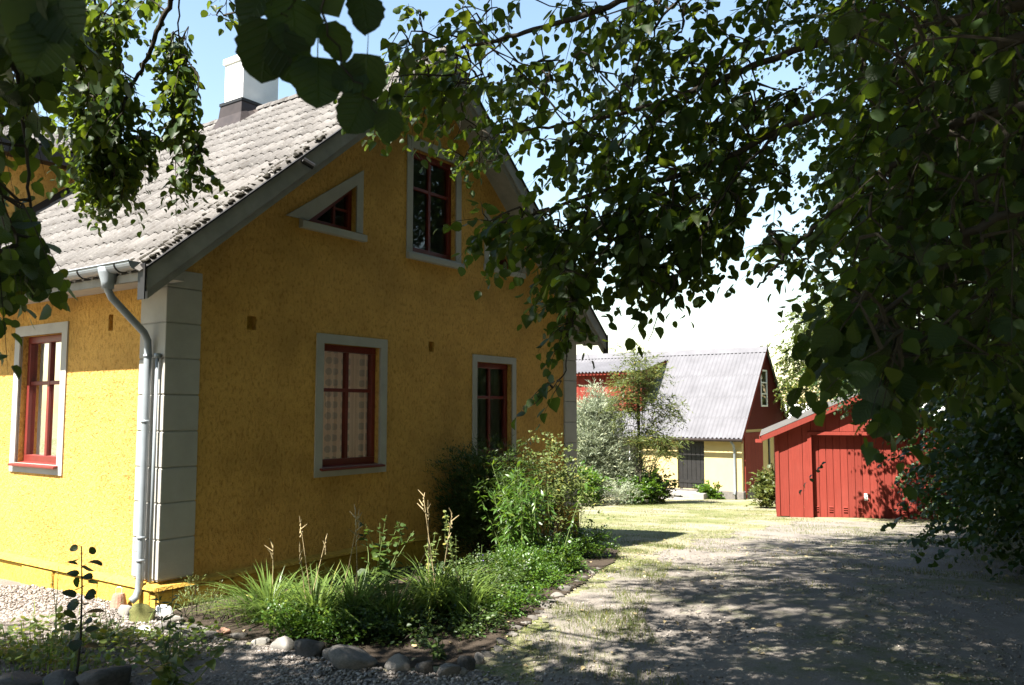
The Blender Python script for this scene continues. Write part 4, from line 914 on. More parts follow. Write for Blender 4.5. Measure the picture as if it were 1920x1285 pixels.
# ---- other limes: row on the right of the drive, and one behind the viewer on the left
def big_lime(name, label, base, top, blobs, mat, size, per, r0, lims, tmpl=(LT, LTT), zmin=0.05, keep=None, m_=9, spread=.42, shell=(.5, 1.0)):
    t = tree(name, label, base, r0, top, lims, 'limes along the right of the drive' if 'drive' in label else None); L_ = []
    for k, (cx, cy, cz, rx, ry, rz, nc) in enumerate(blobs):
        b, d = clumps(cx, cy, cz, rx, ry, rz, nc, per, int(abs(cx * 13 + cy * 7)) + k, shell, spread, -9, keep); g = gz(b[:, 0], b[:, 1]) + zmin; k_ = b[:, 2] > g; b, d = b[k_], d[k_]
        p, a, n_, s_ = sprays(b, d, RNG.uniform(.25, .45, len(b)), m_, size, .3); L_.append(leafset(p, a, n_, s_, tmpl, seed=k))
    foliage('crown', L_, mat, t); return t
def lim(base, top, n, R_, seed):
    r = np.random.default_rng(seed); out = []
    for i in range(n):
        k = r.uniform(.3, .95); a = np.asarray(base) + (np.asarray(top) - np.asarray(base)) * k; an = 2 * pi * (i + r.uniform(0, .6)) / n; e = a + np.array([cos(an) * R_, sin(an) * R_, r.uniform(.2, 1.6)])
        out.append(([a, a * .55 + e * .45 + np.array([0, 0, .35]), e], .07))
    return out
b1 = (8.1, 8.9, gzf(8, 8.9)); big_lime('lime_tree', 'dense dark lime tree drooping to the ground right of the drive', b1, (8.1, 9, 9), [(7.6, 9.0, 4.6, 2.9, 3.2, 4.9, 560), (6.6, 8.9, 1.2, 1.8, 2.2, 1.5, 190), (7.7, 11.9, 1.2, 1.4, 2.0, 1.6, 120), (8.6, 9.0, 10.5, 3.8, 3.8, 3.8, 330), (5.7, 9.6, 6.3, 2.2, 2.0, 3.5, 340)], M['hedge'], .10, 11, .28, lim(b1, (8.1, 9, 9), 9, 2.2, 1), (MT, MTT))
b2 = (10.6, 13.9, gzf(10, 13.9)); big_lime('lime_tree', 'leafy lime tree overhanging the right corner of the red garage', b2, (10.6, 14, 9), [(10.2, 13.8, 4.4, 2.7, 3.2, 5.2, 500), (9.2, 14.6, 1.0, 1.5, 2.0, 1.5, 110), (9.0, 15.6, 2.9, 1.6, 1.6, 1.0, 70), (8.1, 17.5, 2.7, 1.0, .7, .9, 60), (11.2, 14.2, 10.5, 3.6, 3.6, 3.8, 300)], M['hedge'], .10, 11, .26, lim(b2, (10.6, 14, 9), 9, 2.2, 2), (MT, MTT))
b3 = (6.6, 4.6, 0.0); big_lime('lime_tree', 'young lime tree filling the edge of the drive beside the overhanging boughs', b3, (6.7, 4.7, 6), [(6.0, 5.4, 3.6, 1.9, 2.0, 3.8, 330)], M['hedge'], .095, 10, .16, lim(b3, (6.7, 4.7, 6), 7, 1.4, 3), (MT, MTT))
for k_, (x_, y_, lab_) in enumerate(((11.5, 3.6, 'added unseen tall lime blocking sky light behind the young lime'), (10.0, -3.0, 'added unseen tall lime blocking sky light beyond the overhanging lime'), (3.0, -8.5, 'tall lime tree standing across the drive entrance'), (-4.5, -9.0, 'added unseen tall lime blocking sky light at the near end of the gravel path'))):
    bb = (x_, y_, 0.0); big_lime('lime_tree', lab_, bb, (x_, y_, 9), [(x_, y_, 4.0, 3.2, 3.4, 4.2, 260), (x_, y_, 9.6, 3.8, 3.8, 4.2, 300)], M['hedge'], .19, 10, .3, lim(bb, (x_, y_, 9), 7, 2.2, 8 + k_), (QT, QTT))  # unseen limes added to keep sky light off the gable
b4 = (-5.6, -2.6, 0.0); big_lime('lime_tree', 'broad lime tree shading the boulders and weeds at the path', b4, (-5.5, -2.4, 6), [(-5.0, -1.2, 7.0, 3.9, 2.9, 2.4, 420), (-2.8, -.3, 7.2, 3.2, 2.5, 1.8, 320), (-3.4, 2.75, 5.1, 2.0, .7, .6, 130), (-5.9, 3.0, 5.2, 1.6, .7, .6, 100)], M['lime'], .13, 10, .3, lim(b4, (-5.5, -2.4, 6), 8, 2.4, 4), (QT, QTT), 3.6, above)
b5 = (13.6, 33.5, gzf(13, 33.5)); big_lime('maple_tree', 'round sunlit pale green tree behind the garage roof', b5, (13.6, 33.5, 5), [(13.3, 33.3, 3.6, 2.7, 2.7, 3.0, 240), (15.5, 31, 4.2, 3.0, 3, 4.2, 160)], M['maple'], .17, 9, .22, lim(b5, (13.6, 33.5, 4), 8, 1.6, 5), (QT, QTT), .3, None, 8, .3, (.6, 1.0))
# thicket closing the view behind the row of limes
r = np.random.default_rng(18); n = 26000; tq_ = r.uniform(0, 1, n); X = 12.5 + 3.0 * tq_ + r.normal(0, .9, n); Y = -9 + 32 * tq_ + r.normal(0, .5, n); Z = gz(X, Y) + (1 - r.random(n) ** 1.6) * (6.2 + 1.2 * np.sin(Y * .9))
V_, T_, R_ = leafset(np.stack([X, Y, Z], 1), r.normal(0, 1, (n, 3)), np.array([-.5, -.5, .7]) + r.normal(0, .5, (n, 3)), r.uniform(.16, .34, n), (QT, QTT)); tag(link('thicket', tri_mesh('thicket', V_, T_, M['hedge'], R_)), 'dark thicket behind the row of limes', 'thicket', kind='stuff')
# wood on the far horizon
r = np.random.default_rng(8); n = 5200; X = r.uniform(-60, 330, n); Y = r.uniform(330, 350, n); hgt = 5.2 + 1.8 * np.sin(X * .05) + 1.2 * np.sin(X * .23); Z = gz(X, Y) + r.uniform(0, 1, n) * hgt
V_, T_, R_ = leafset(np.stack([X, Y, Z], 1), r.normal(0, 1, (n, 3)), np.array([0, -1, .5]) + r.normal(0, .5, (n, 3)), r.uniform(1.2, 2.4, n), (QT, QTT)); tag(link('distant_wood', tri_mesh('distant_wood', V_, T_, M['far'], R_)), 'distant line of trees on the horizon', 'trees', kind='stuff')

# ---- small plants
def plant(name, label, base, group=None, cat='plant'): return thing(name, tuple(base), label, cat, 0, group)
def blades(base, n, h, spread, lean, width, seed, segs=3):
    r = np.random.default_rng(seed); an = r.uniform(0, 2 * pi, n); d = np.stack([np.cos(an), np.sin(an), 0 * an], 1); b = np.asarray(base) + d * (np.abs(r.normal(0, 1, n)) * spread * .4)[:, None]
    L = h * r.uniform(.55, 1.15, n); ln = lean * r.uniform(.3, 1.3, n); side = np.stack([-np.sin(an), np.cos(an), 0 * an], 1); Vs = []; ts = np.linspace(0, 1, segs + 1)
    for t in ts:
        c = b + d * (ln * L * t ** 1.8)[:, None] + np.array([0, 0, 1.0]) * (L * (t - .42 * np.minimum(ln, 1.6) * t ** 2.6))[:, None]; w_ = width * (1 - t ** 2.2) * (.5 + .8 * t * (1 - t) + .5) + .0006
        Vs += [c - side * w_ * .5, c + side * w_ * .5]
    V = np.stack(Vs, 1); k = 2 * (segs + 1); T = []
    for i in range(segs): T += [(2*i, 2*i+1, 2*i+3), (2*i, 2*i+3, 2*i+2)]
    return V.reshape(-1, 3), (np.array(T)[None] + (np.arange(n) * k)[:, None, None]).reshape(-1, 3), np.repeat(np.clip(r.normal(.5, .22, n), 0, 1), k)
def stems(root, items, mat, r0=.005, name='stems'):
    m = MB(); L = np.array(root.location)
    for pts in items: m.tube([np.asarray(p) - L for p in pts], [r0 * (1 - .6 * i / (len(pts) - 1)) for i in range(len(pts))], 5)
    return tag(m.build(name, mat, root), kind='stuff')
def bushy(name, label, base, blobs, mat, size, tm, nst, seed, group=None, m_=8, L=(.12, .22), up=.3, per=6, spread=.07, cat='shrub'):
    t = plant(name, label, base, group, cat); r = np.random.default_rng(seed); out = []; st = []
    for (dx, dy, dz, rx, ry, rz, nc) in blobs:
        b, d = clumps(base[0] + dx, base[1] + dy, base[2] + dz, rx, ry, rz, nc, per, seed + nc, (.2, 1.0), spread); k = b[:, 2] > gz(b[:, 0], b[:, 1]) + .03; b, d = b[k], d[k]
        d = d + np.array([0, 0, up]); p, a, n_, s_ = sprays(b, d, r.uniform(*L, len(b)), m_, size, .15); a = a + np.array([0, 0, .45 + up]); out.append(leafset(p, a, n_, s_, tm, seed))
        for i in range(max(1, int(nst * nc / 100))):
            e = b[r.integers(len(b))]; s0 = np.asarray(base) + np.array([r.normal(0, .06), r.normal(0, .06), -.03]); st.append([s0, s0 * .5 + e * .5 + np.array([0, 0, .1 * rz]), e])
    foliage('foliage', out, mat, t); stems(t, st, M['twig'], .006 + .004 * (size > .1)); return t
NTM, LTM, QTM = (NT, NTT), (LT, LTT), (QT, QTT)
GRP = ground_px
# daylily clumps
for i, (x, y, n, h, le, lab) in enumerate([(505, 1165, 260, .50, 1.2, 'sunlit daylily clump at the gravel end of the bed'), (590, 1178, 240, .52, 1.1, 'daylily clump with dry flower stalks behind the dark edging stone'), (665, 1170, 230, .54, 1.1, 'dense daylily clump beside the broad edging boulder'), (735, 1175, 200, .42, .9, 'dark low daylily clump in the middle of the bed'), (815, 1150, 240, .58, 1.3, 'arching daylily clump below the leafy upright stems'), (870, 1160, 170, .45, .8, 'daylily clump beside the dark low box bush')]):
    b = GRP(x, y); t = plant('daylily', lab, b, 'daylily clumps in the flower bed'); foliage('blades', [blades(b, n, h, .30, le, .017, 60 + i, 4), blades(b, n // 3, h * .6, .4, 1.3, .014, 90 + i, 3)], M['grassblade'], t)
    r = np.random.default_rng(i); st = []; hd = []
    for k in range(3 if i in (1, 2, 4) else 1):
        e = b + np.array([r.normal(0, .16), r.normal(0, .12), h * r.uniform(1.25, 1.75)]); s0 = b + np.array([r.normal(0, .08), r.normal(0, .08), 0]); st.append([s0, (s0 + e) / 2 + r.normal(0, .02, 3), e]); 
        for q in range(5): hd.append([e - np.array([0, 0, .03 * q]), e - np.array([0, 0, .03 * q]) + np.array([r.normal(0, .03), r.normal(0, .03), .05])])
    stems(t, st + hd, M['straw'], .0055, 'flower_stalk')
# fine leafy filler in front of the lilies
for i, (x, y, lab) in enumerate([(560, 1195, 'low bright leafy plant between daylilies and the pale edging stone'), (640, 1200, 'low leafy plant behind the broad edging boulder'), (700, 1195, 'shaded low leafy plant behind the bed stones')]):
    b = GRP(x, y); bushy('bed_plant', lab, b, [(0, 0, .10, .24, .18, .12, 40)], M['box'] if i < 2 else M['shrub'], .034, LTM, 20, 30 + i, 'low leafy plants in the bed', 7, (.08, .16), .3, 6, .05, 'plant')
# silvery seedlings by the corner
for i, (x, y, h) in enumerate([(362, 1158, .30), (395, 1160, .22), (425, 1165, .15)]):
    b = GRP(x, y); bushy('seedling', ['tall pale seedling at the foot of the yellow plinth', 'middle pale seedling between plinth and edging stones', 'smallest pale seedling beside the daylilies'][i], b, [(0, 0, h * .55, .07, .07, h * .5, 18)], M['pale'], .035, NTM, 30, 40 + i, 'pale seedlings by the house corner', 7, (.06, .12), .9, 4, .03, 'plant')
# tall dark shrub under the second window
b = np.array([-.30, 10.7, gzf(0, 10.7)]); bushy('tall_shrub', 'tall dark shrub growing before the second ground floor window', b, [(0, 0, .85, .62, .5, .80, 330), (-.25, .1, .5, .5, .4, .5, 140)], M['shrub'], .075, NTM, 14, 71, None, 9, (.16, .3), .5, 7, .09)
b = np.array([.46, 10.9, gzf(0, 10.9)]); bushy('pale_shrub', 'pale green shrub with sunlit arching twigs by the far corner', b, [(.1, 0, 1.05, .32, .3, .55, 80), (.25, -.1, .8, .45, .3, .3, 50)], M['pale'], .05, LTM, 24, 72, None, 7, (.14, .28), .5, 3, .06)
# willowy stand of goldenrod
b = np.array([.12, 9.5, gzf(0, 9.5)]); t = plant('goldenrod', 'stand of tall stems with narrow drooping leaves in the bed', b); r = np.random.default_rng(5); st = []; LL = []
for k in range(46):
    s0 = b + np.array([r.normal(0, .12), r.normal(0, .12), 0]); e = s0 + np.array([r.normal(0, .20), r.normal(0, .14), r.uniform(.8, 1.22)]); st.append([s0, (s0 + e) / 2 + np.array([0, 0, .04]), e]); n = 42
    tt_ = r.uniform(.12, 1, n)[:, None]; p = s0 + (e - s0) * tt_; an = r.uniform(0, 6.28, n); a = np.stack([np.cos(an), np.sin(an), r.normal(-.35, .3, n) + 1.1 * (tt_[:, 0] > .9)], 1); LL.append(leafset(p, a, np.array([0, 0, 1.0]) + r.normal(0, .4, (n, 3)), r.uniform(.07, .13, n), NTM, k))
foliage('foliage', LL, M['box'], t); stems(t, st, M['stem'], .005)
# box bushes along the edge
for i, (x, y, s, mt, lab) in enumerate([(1055, 1075, .34, 'box', 'rounded bright box bush where the bed bends to the corner'), (1110, 1050, .36, 'box', 'outermost bright box bush beside the shadow of the house'), (985, 1105, .30, 'box', 'small bright bush beside the goldenrod'), (935, 1130, .33, 'shrub', 'dark low bush between goldenrod and edging stones'), (870, 1155, .33, 'shrub', 'dark clipped bush beside the arching daylilies'), (1020, 1090, .28, 'box', 'small bush squeezed between brighter round bushes')]):
    b = GRP(x, y) + np.array([-.1, .12, 0]); bushy('box_bush', lab, b, [(0, 0, s * .55, s, s * .9, s * .6, 75)], M[mt], .03, LTM, 20, 100 + i, 'low bushes along the bed edge', 8, (.08, .15), .6, 6, .05)
for i, (x, y, mt, lab) in enumerate([(905, 1190, 'shrub', 'low spreading plant beside the first small edging stones'), (950, 1160, 'box', 'low spreading plant before the dark low bush'), (995, 1135, 'box', 'low spreading plant before the small bright bush'), (1040, 1105, 'box', 'low spreading plant before the rounded bright box bush'), (1085, 1075, 'box', 'low spreading plant between the box bushes and the edging'), (780, 1205, 'shrub', 'thin low plant on the bare soil before the arching daylilies')]):
    b = GRP(x, y) + np.array([-.08, .08, 0]); bushy('bed_plant', lab, b, [(0, 0, .07, .24, .22, .10, 40)], M[mt], .032, LTM, 16, 130 + i, 'low leafy plants in the bed', 7, (.07, .13), .3, 5, .05, 'plant')
# broad-leaved uprights and others
def upright(name, label, b, h, nst, mat, size, seed, tm=LTM, npl=18, spread=.1, flower=None):
    t = plant(name, label, b); r = np.random.default_rng(seed); st = []; LL = []
    for k in range(nst):
        s0 = b + np.array([r.normal(0, spread * .5), r.normal(0, spread * .5), -.01]); e = s0 + np.array([r.normal(0, spread), r.normal(0, spread), h * r.uniform(.7, 1.05)]); st.append([s0, (s0 + e) / 2 + r.normal(0, .012, 3), e])
        tt_ = np.sort(r.uniform(.12, 1, npl))[:, None]; p = s0 + (e - s0) * tt_; an = np.arange(npl) * 2.4 + r.normal(0, .3, npl); a = np.stack([np.cos(an), np.sin(an), r.normal(.05, .35, npl)], 1); sz = size * (1.15 - .6 * tt_[:, 0]) * r.uniform(.7, 1.1, npl); LL.append((p, a, np.array([0, 0, 1.0]) + r.normal(0, .3, (npl, 3)), sz))
    P = [np.concatenate(z) for z in zip(*LL)]; foliage('foliage', [leafset(*P, tm, seed)], mat, t); stems(t, st, M['stem'], .0045)
    if flower is not None:
        fp = np.array([s[2] - np.array([0, 0, .05 * j + .1]) + np.array([.01, -.02, 0]) for s in st for j in range(2)]); V_, T_, R_ = blobs(fp, [.014] * len(fp), 3); tag(link('flower', tri_mesh('flower', V_ - np.array(t.location), T_, flower), None, t))
    return t
upright('leafy_plant', 'upright leafy plant with pale top leaves in mid bed', GRP(800, 1115), .62, 4, M['pale'], .07, 1, LTM, 20, .09)
upright('leafy_plant', 'taller leafy upright beside the violet flower stalk', GRP(850, 1115), .80, 4, M['pale'], .065, 2, LTM, 24, .09)
upright('bellflower', 'thin stalk with a small violet flower before the wall', GRP(893, 1105), .62, 1, M['box'], .045, 3, NTM, 14, .04, M['violet'])
upright('leafy_plant', 'dark broad-leaved plant standing against the shaded yellow wall', GRP(705, 1105), .72, 7, M['shrub'], .10, 4, LTM, 16, .16)
upright('leafy_plant', 'small dark plant in the bare soil behind the bed stones', GRP(832, 1235), .22, 5, M['shrub'], .05, 5, LTM, 12, .07)
upright('leafy_plant', 'low plant between goldenrod and far house corner', np.array([.75, 12.0, gzf(0, 12)]), .75, 16, M['shrub'], .07, 6, NTM, 24, .3)
upright('leafy_plant', 'tuft of leafy stems behind the outermost box bush', np.array([1.0, 11.2, gzf(0, 11.2)]), .5, 14, M['box'], .06, 7, NTM, 24, .25)
# foreground weeds on the left: a sapling with leaves of its own, a tall weed, ground cover
b = GRP(142, 1283); sp = plant('sapling', 'thin sapling with round leaves standing before the sunlit wall', b); r = np.random.default_rng(12); top = b + np.array([.0, 0, .87]); stems(sp, [[b, b + np.array([.02, 0, .3]), b + np.array([.01, .01, .6]), top]], M['twig'], .009, 'stem')
for k in range(26):
    t_ = .28 + .72 * k / 25; p = b + np.array([.015, 0, .87 * t_]); an = k * 2.4; a = unit(np.array([cos(an), sin(an) * .8, r.uniform(-.2, .5)])); n_ = unit(np.array([0, -.5, 1]) + r.normal(0, .4, 3)); n_ = unit(n_ - (n_ @ a) * a); sd_ = np.cross(a, n_); s = r.uniform(.07, .115) * (1.1 - .35 * t_); p2 = p + a * .035 - b
    o = link('leaf', HLS[k % 4], None, sp); o.matrix_local = Matrix([[sd_[i] * s, a[i] * s, n_[i] * s, p2[i]] for i in range(3)] + [[0, 0, 0, 1]])
upright('tall_weed', 'dark tall weed with narrow leaves growing by the gravel', GRP(318, 1290), .68, 3, M['shrub'], .13, 13, NTM, 34, .05)
upright('tall_weed', 'leggy broad-leaved weed at the boulders by the gravel', GRP(335, 1300), .42, 4, M['weed'], .11, 14, LTM, 12, .12)
upright('dry_weed', 'thin dry weed left of the sapling', GRP(112, 1200), .60, 2, M['straw'], .03, 15, NTM, 26, .04)
upright('dry_weed', 'wiry weed right of the sapling before the lit gravel', GRP(185, 1215), .34, 5, M['weed'], .035, 16, NTM, 22, .12)
t = plant('ground_cover', 'leafy patch of weeds spreading behind the dark boulders', GRP(150, 1230)); r = np.random.default_rng(3); n = 1500
x = r.uniform(-4.4, -2.15, n); y = r.uniform(5.55, 6.62, n); k = (y < 6.62 - .25 * np.maximum(0, x + 2.9)) & ((x + 2.1) < (6.5 - y) * .3); x, y = x[k], y[k]; n = len(x); hh = .05 + .10 * r.random(n) + .05 * np.sin(x * 5) * np.sin(y * 7)
p = np.stack([x, y, hh], 1); a = np.stack([r.normal(0, 1, n), r.normal(0, 1, n), r.normal(.1, .4, n)], 1); foliage('foliage', [leafset(p, a, np.array([0, -.2, 1.0]) + r.normal(0, .35, (n, 3)), r.uniform(.022, .058, n), LTM, 5)], M['weed'], t)
V_, T_, R_ = blades((-3.3, 6.1, 0), 500, .16, 1.3, .6, .006, 6); tag(link('grass_blades', tri_mesh('grass_blades', V_ - np.array(t.location), T_, M['grassblade'], R_), None, t), kind='stuff')

# shrubs before the barn and garage
def at(x, Y): X = (x - 960) / F * Y; return np.array([X, Y, gzf(X, Y)])
b = at(1112, 27.8); bushy('silver_willow', 'tall silvery willow shrub before the barn', b, [(0, 0, 1.8, .95, .8, 1.7, 520), (.25, .2, 3.0, .45, .4, .75, 100), (.95, 0, .9, .9, .6, .8, 200)], M['silver'], .15, NTM, 16, 201, None, 10, (.25, .5), .7, 7, .16)
b = at(1197, 27.0); t = bushy('rowan_tree', 'slender rowan tree with open crown against the corrugated roof', b, [(0, 0, 4.1, .75, .7, 1.1, 120), (.75, 0, 3.1, .6, .5, .5, 50), (-.45, .0, 3.2, .55, .5, .7, 60), (.55, 0, 1.9, .75, .6, .5, 60), (.1, 0, 2.2, .5, .5, .5, 40)], M['rowan'], .19, NTM, 7, 202, None, 11, (.3, .5), .1, 3, .12, 'tree')
m = MB(); m.tube([(0, 0, -.2), (.03, 0, 1.4), (-.02, 0, 2.8), (.03, 0, 4.6)], [.06, .05, .04, .012], 8); m.build('trunk', M['twig'], t)
for i, (x, Y, h, w_, mt, lab) in enumerate([(1092, 26.0, 1.2, .55, 'box', 'green shrub at the foot of the silver willow beside the house corner'), (1150, 26.2, .8, .7, 'silver', 'low silvery shrub in the grass before the willow'), (1195, 27.2, 1.1, .7, 'box', 'green shrub round the rowan trunk'), (1225, 28.0, .9, .6, 'rowan', 'pale shrub beside the barn steps'), (1436, 24.3, .95, .28, 'rowan', 'leafy elder seedling between the garage and the wide red door'), (1325, 31.4, .45, .35, 'box', 'small bush beside the barn doorstep')]):
    b = at(x, Y); bushy('shrub', lab, b, [(0, 0, h * .5, w_, w_ * .8, h * .55, 70)], M[mt], .11, LTM if mt != 'silver' else NTM, 14, 210 + i, 'shrubs along the barn', 7, (.15, .3), .5, 5, .12)

# ---- grass on the worn lawn and the drive verges
def tufts(n, region, h, seed, dens=None):
    r = np.random.default_rng(seed); x0, x1, y0, y1 = region; x = r.uniform(x0, x1, n); y = r.uniform(y0, y1, n)
    nn = np.sin(x * 2.1 + 1.3 * np.sin(y * 1.4)) * np.cos(y * 1.7 + np.sin(x * 2.7)) + .6 * np.sin(x * 5.3 + y * 4.1); k = nn + r.normal(0, .35, n) > (dens if dens is not None else 0)
    return x[k], y[k]
def grass_obj(name, label, x, y, h, w_, seed):
    r = np.random.default_rng(seed); n = len(x); z = gz(x, y); an = r.uniform(0, 6.28, n); L = h * r.uniform(.4, 1.2, n); ln = r.uniform(.1, .9, n) * L; sd_ = np.stack([-np.sin(an), np.cos(an), 0 * an], 1) * (w_ * .5); b = np.stack([x, y, z], 1); tip = b + np.stack([np.cos(an) * ln, np.sin(an) * ln, L], 1); md = b * .5 + tip * .5 + np.stack([0 * x, 0 * x, .12 * L], 1)
    V = np.stack([b - sd_, b + sd_, md - sd_ * .8, md + sd_ * .8, tip], 1).reshape(-1, 3); T = (np.array([(0, 1, 3), (0, 3, 2), (2, 3, 4)])[None] + (np.arange(n) * 5)[:, None, None]).reshape(-1, 3)
    tag(link(name, tri_mesh(name, V, T, M['lawn'], np.repeat(np.clip(r.normal(.6, .25, n), 0, 1), 5))), label, 'grass', kind='stuff')
gx_, gy_ = [], []
for reg, n, de in (((.1, 2.6, 6.4, 13), 40000, .2), ((1.2, 7, 13, 30), 50000, .0), ((1.5, 5.6, 8, 13.5), 22000, .8), ((4.4, 8.8, 7, 18), 30000, .1), ((-.3, 1.1, 5.4, 8.5), 12000, .3)):
    x, y = tufts(n, reg, .05, int(n), de)
    if reg[0] == .1: k = np.abs(x - (.35 + .27 * (y - 6.4))) < .55; x, y = x[k], y[k]
    if reg[0] == 4.4: k = x > 3.9 + .27 * (y - 7); x, y = x[k], y[k]
    k = ~inpoly(x, y, BED); gx_.append(x[k]); gy_.append(y[k])
grass_obj('grass', 'short worn grass along the drive and before the barn', np.concatenate(gx_), np.concatenate(gy_), .045, .0035, 9)

# ---- stones and gravel
def stone_mesh(seed):
    bm = bmesh.new(); bmesh.ops.create_icosphere(bm, subdivisions=3, radius=1); r = np.random.default_rng(seed); f = r.normal(0, 1, (5, 3)); ph = r.uniform(0, 6, 5)
    for v in bm.verts:
        c = np.array(v.co); s = 1 + sum(.10 * sin(float(f[i] @ c) * 1.5 + ph[i]) for i in range(5)); v.co = v.co * s * (1 + .035 * sin(c[0] * 9 + ph[0]) * sin(c[1] * 8 + ph[1]) + .03 * sin(c[2] * 13 + ph[2] + c[0] * 5))
        for i in range(5):
            nn = Vector(unit(f[i])); dd = v.co.dot(nn) - .66
            if dd > 0: v.co -= nn * dd * .85
    me = bpy.data.meshes.new('stone'); bm.to_mesh(me); bm.free(); me.polygons.foreach_set('use_smooth', [True] * len(me.polygons)); return me
SM = [stone_mesh(i) for i in range(7)]
def stone(x, y, wpx, label, mat='stone', flat=.62, group=None, seed=0, name='edging_stone'):
    p = GRP(x, y); s = .96 * wpx / F * p[1] / 2; r = random.Random(seed); me = SM[seed % 7]; o = bpy.data.objects.new(name, me); C.objects.link(o)
    if not me.materials: me.materials.append(M['stone'])
    o.material_slots[0].link = 'OBJECT'; o.material_slots[0].material = M[mat]
    o.location = (p[0], p[1] + s * .6, p[2] + s * flat * .40); o.scale = (s * r.uniform(.95, 1.1), s * r.uniform(.7, .95), s * flat); o.rotation_euler = (r.uniform(-.15, .15), r.uniform(-.15, .15), r.uniform(-.5, .5))
    return tag(o, label, 'stone', group)
ORD = 'first second third fourth fifth sixth seventh eighth ninth tenth eleventh twelfth thirteenth fourteenth fifteenth sixteenth seventeenth'.split()
EG = 'stones edging the flower bed'
ST = [(380, 1190, 26, 'rounded dark stone where the edging begins at the gravel', 'stone', .6), (396, 1196, 30, 'bluish flat stone near the start of the edging', 'stone', .5), (414, 1193, 26, 'small reddish brown stone at the start of the edging', 'iron', .7), (445, 1200, 38, 'flat stone sunk between gravel and daylilies', 'stone', .35), (487, 1210, 40, 'pale flat sunlit stone before the daylilies', 'concrete', .5), (530, 1222, 42, 'pale pointed sunlit stone before the leafy plants', 'concrete', .8), (580, 1232, 66, 'broad dark angular stone before the daylilies', 'darkstone', .62), (617, 1238, 38, 'smooth grey stone between the dark angular and the broad boulder', 'stone', .7), (660, 1252, 86, 'broadest grey boulder of the bed edging', 'stone', .52), (745, 1262, 52, 'tall grey stone after a gap in the edging', 'stone', .75), (797, 1266, 38, 'rough dark stone beside the tall grey stone', 'darkstone', .8), (840, 1270, 42, 'round smooth cobble at the outer bend of the bed', 'stone', .9), (866, 1268, 24, 'small cobble leaning on the round cobble', 'stone', .8), (876, 1257, 40, 'angular dark stone at the bend of the bed', 'darkstone', .85), (898, 1245, 26, 'upright small stone after the bend', 'stone', 1.0)]
for i, (x, y, wp, lab, mt, fl) in enumerate(ST): stone(x, y, wp, lab, mt, fl, EG, i)
for i, (x, y, wp) in enumerate([(916, 1232, 26), (934, 1222, 24), (945, 1210, 28), (958, 1196, 24), (968, 1184, 26), (984, 1174, 22), (999, 1164, 24), (1012, 1152, 20), (1022, 1142, 28), (1036, 1132, 22), (1046, 1122, 26), (1060, 1112, 32), (1072, 1103, 18), (1084, 1094, 16), (1097, 1086, 16), (1110, 1077, 15), (1122, 1069, 13)]):
    stone(x, y, wp, ORD[i] + ' small grey edging stone after the upright stone at the bed bend', 'stone', .5, EG, 20 + i)
stone(263, 1168, 52, 'mossy block at the foot of the downpipe', 'mossstone', .85, None, 41, 'stone'); stone(303, 1158, 36, 'white round boulder at the house corner', 'white', .9, None, 42, 'stone'); stone(318, 1168, 40, 'pale slab leaning at the corner beside the white boulder', 'concrete', .5, None, 43, 'stone'); stone(264, 1190, 34, 'bright small stone on the gravel before the mossy block', 'white', .5, None, 44, 'stone')
stone(230, 1158, 34, 'sandy stone against the rusty iron weight', 'concrete', .8, None, 45, 'stone'); stone(345, 1192, 80, 'flat dark slab between gravel and the house corner', 'stone', .22, None, 46, 'stone'); stone(310, 1183, 44, 'grey flat stone below the pale slab', 'stone', .4, None, 47, 'stone')
for i, (x, y, wp, lab) in enumerate([(28, 1302, 84, 'dark smooth boulder at the left end of the weed patch'), (100, 1302, 80, 'dark boulder beside the sapling stem'), (185, 1306, 100, 'long low dark boulder between sapling and gravel')]): stone(x, y, wp, lab, 'darkstone', .6, 'boulders before the weeds', 50 + i, 'boulder')
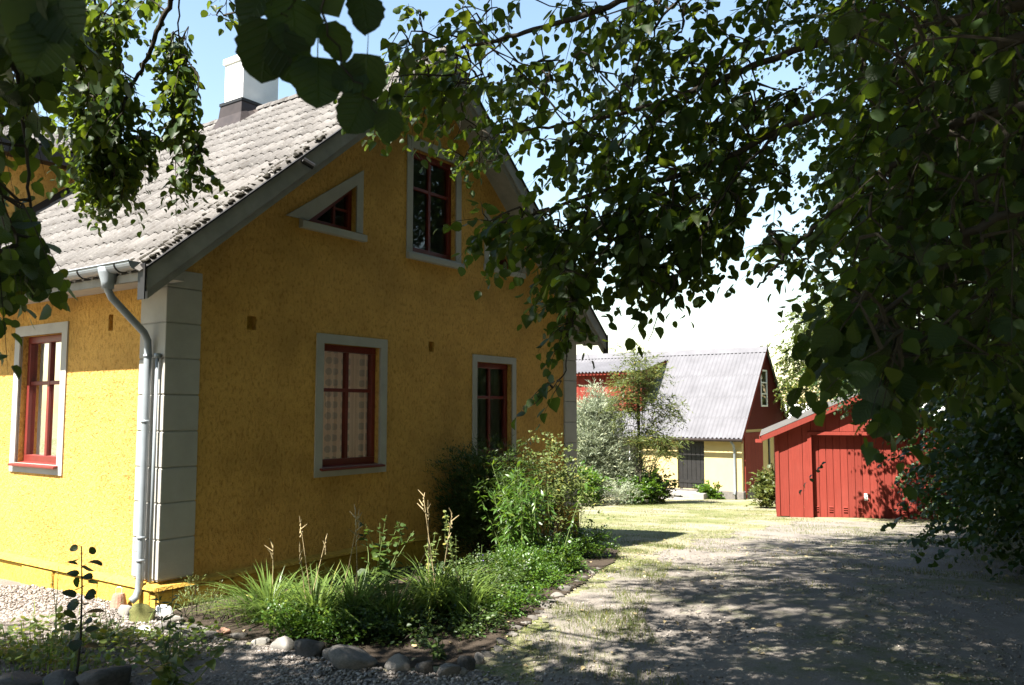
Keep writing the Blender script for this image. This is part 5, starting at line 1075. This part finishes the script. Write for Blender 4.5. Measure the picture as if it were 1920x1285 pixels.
# iron weight with a handle by the downpipe
p = GRP(222, 1140); t = thing('iron_weight', p, 'rusty iron weight with a loop handle by the downpipe', 'weight')
m = MB(); m.tube([(0, 0, -.02), (0, 0, .02), (0, 0, .10), (0, 0, .125)], [.07, .07, .055, .045], 14); m.build('body', M['iron'], t, smooth=False)
m = MB(); m.tube([(-.025, 0, .12), (-.028, 0, .17), (-.012, 0, .18), (.012, 0, .18), (.028, 0, .17), (.025, 0, .12)], .004, 6); m.build('handle', M['steel'], t)
r = np.random.default_rng(2); n = 30000; x = r.uniform(-5.2, .2, n); y = r.uniform(4.9, 8.6, n); k = inpoly(x, y, GRAVEL) & ~inpoly(x, y, BED) & ~((x > -4.4) & (x < -2.3) & (y < 6.4) & (y > 5.5) & (r.random(n) < .6)); x, y = x[k], y[k]; n = len(x)
u_ = (x - K[0]) * D1[0] + (y - K[1]) * D1[1]; v_ = (x - K[0]) * D2[0] + (y - K[1]) * D2[1]; k = ~((u_ > -.08) & (v_ > -.08)); x, y = x[k], y[k]; n = len(x)
V_, T_, R_ = blobs(np.stack([x, y, gz(x, y) + .009], 1), r.uniform(.007, .0165, n), 9, .7, .25); tag(link('gravel', tri_mesh('gravel', V_, T_, M['gravel'], R_)), 'loose grey gravel of the path', 'gravel', kind='stuff')
# small litter on the drive: pebbles and fallen leaves
n = 15000; x = r.uniform(-.2, 7, n); y = 5.2 + 10 * r.random(n) ** 1.6; V_, T_, R_ = blobs(np.stack([x, y, gz(x, y) + .008], 1), r.uniform(.003, .012, n), 10, .6, .25); tag(link('pebbles', tri_mesh('pebbles', V_, T_, M['gravel'], R_)), 'fine pebbles scattered over the drive', 'gravel', kind='stuff')
n = 700; x = r.uniform(-2.8, 6, n); y = r.uniform(5.2, 14, n); k = (x > -.3) | inpoly(x, y, BED); x, y = x[k], y[k]; n = len(x); V_, T_, R_ = leafset(np.stack([x, y, gz(x, y) + .02], 1), np.stack([r.normal(0, 1, n), r.normal(0, 1, n), r.normal(0, .1, n)], 1), np.array([0, 0, 1.0]) + r.normal(0, .2, (n, 3)), r.uniform(.025, .05, n), LTM, 7); tag(link('leaf_litter', tri_mesh('leaf_litter', V_, T_, M['straw'], R_)), 'dry fallen leaves on the drive', 'leaves', kind='stuff')
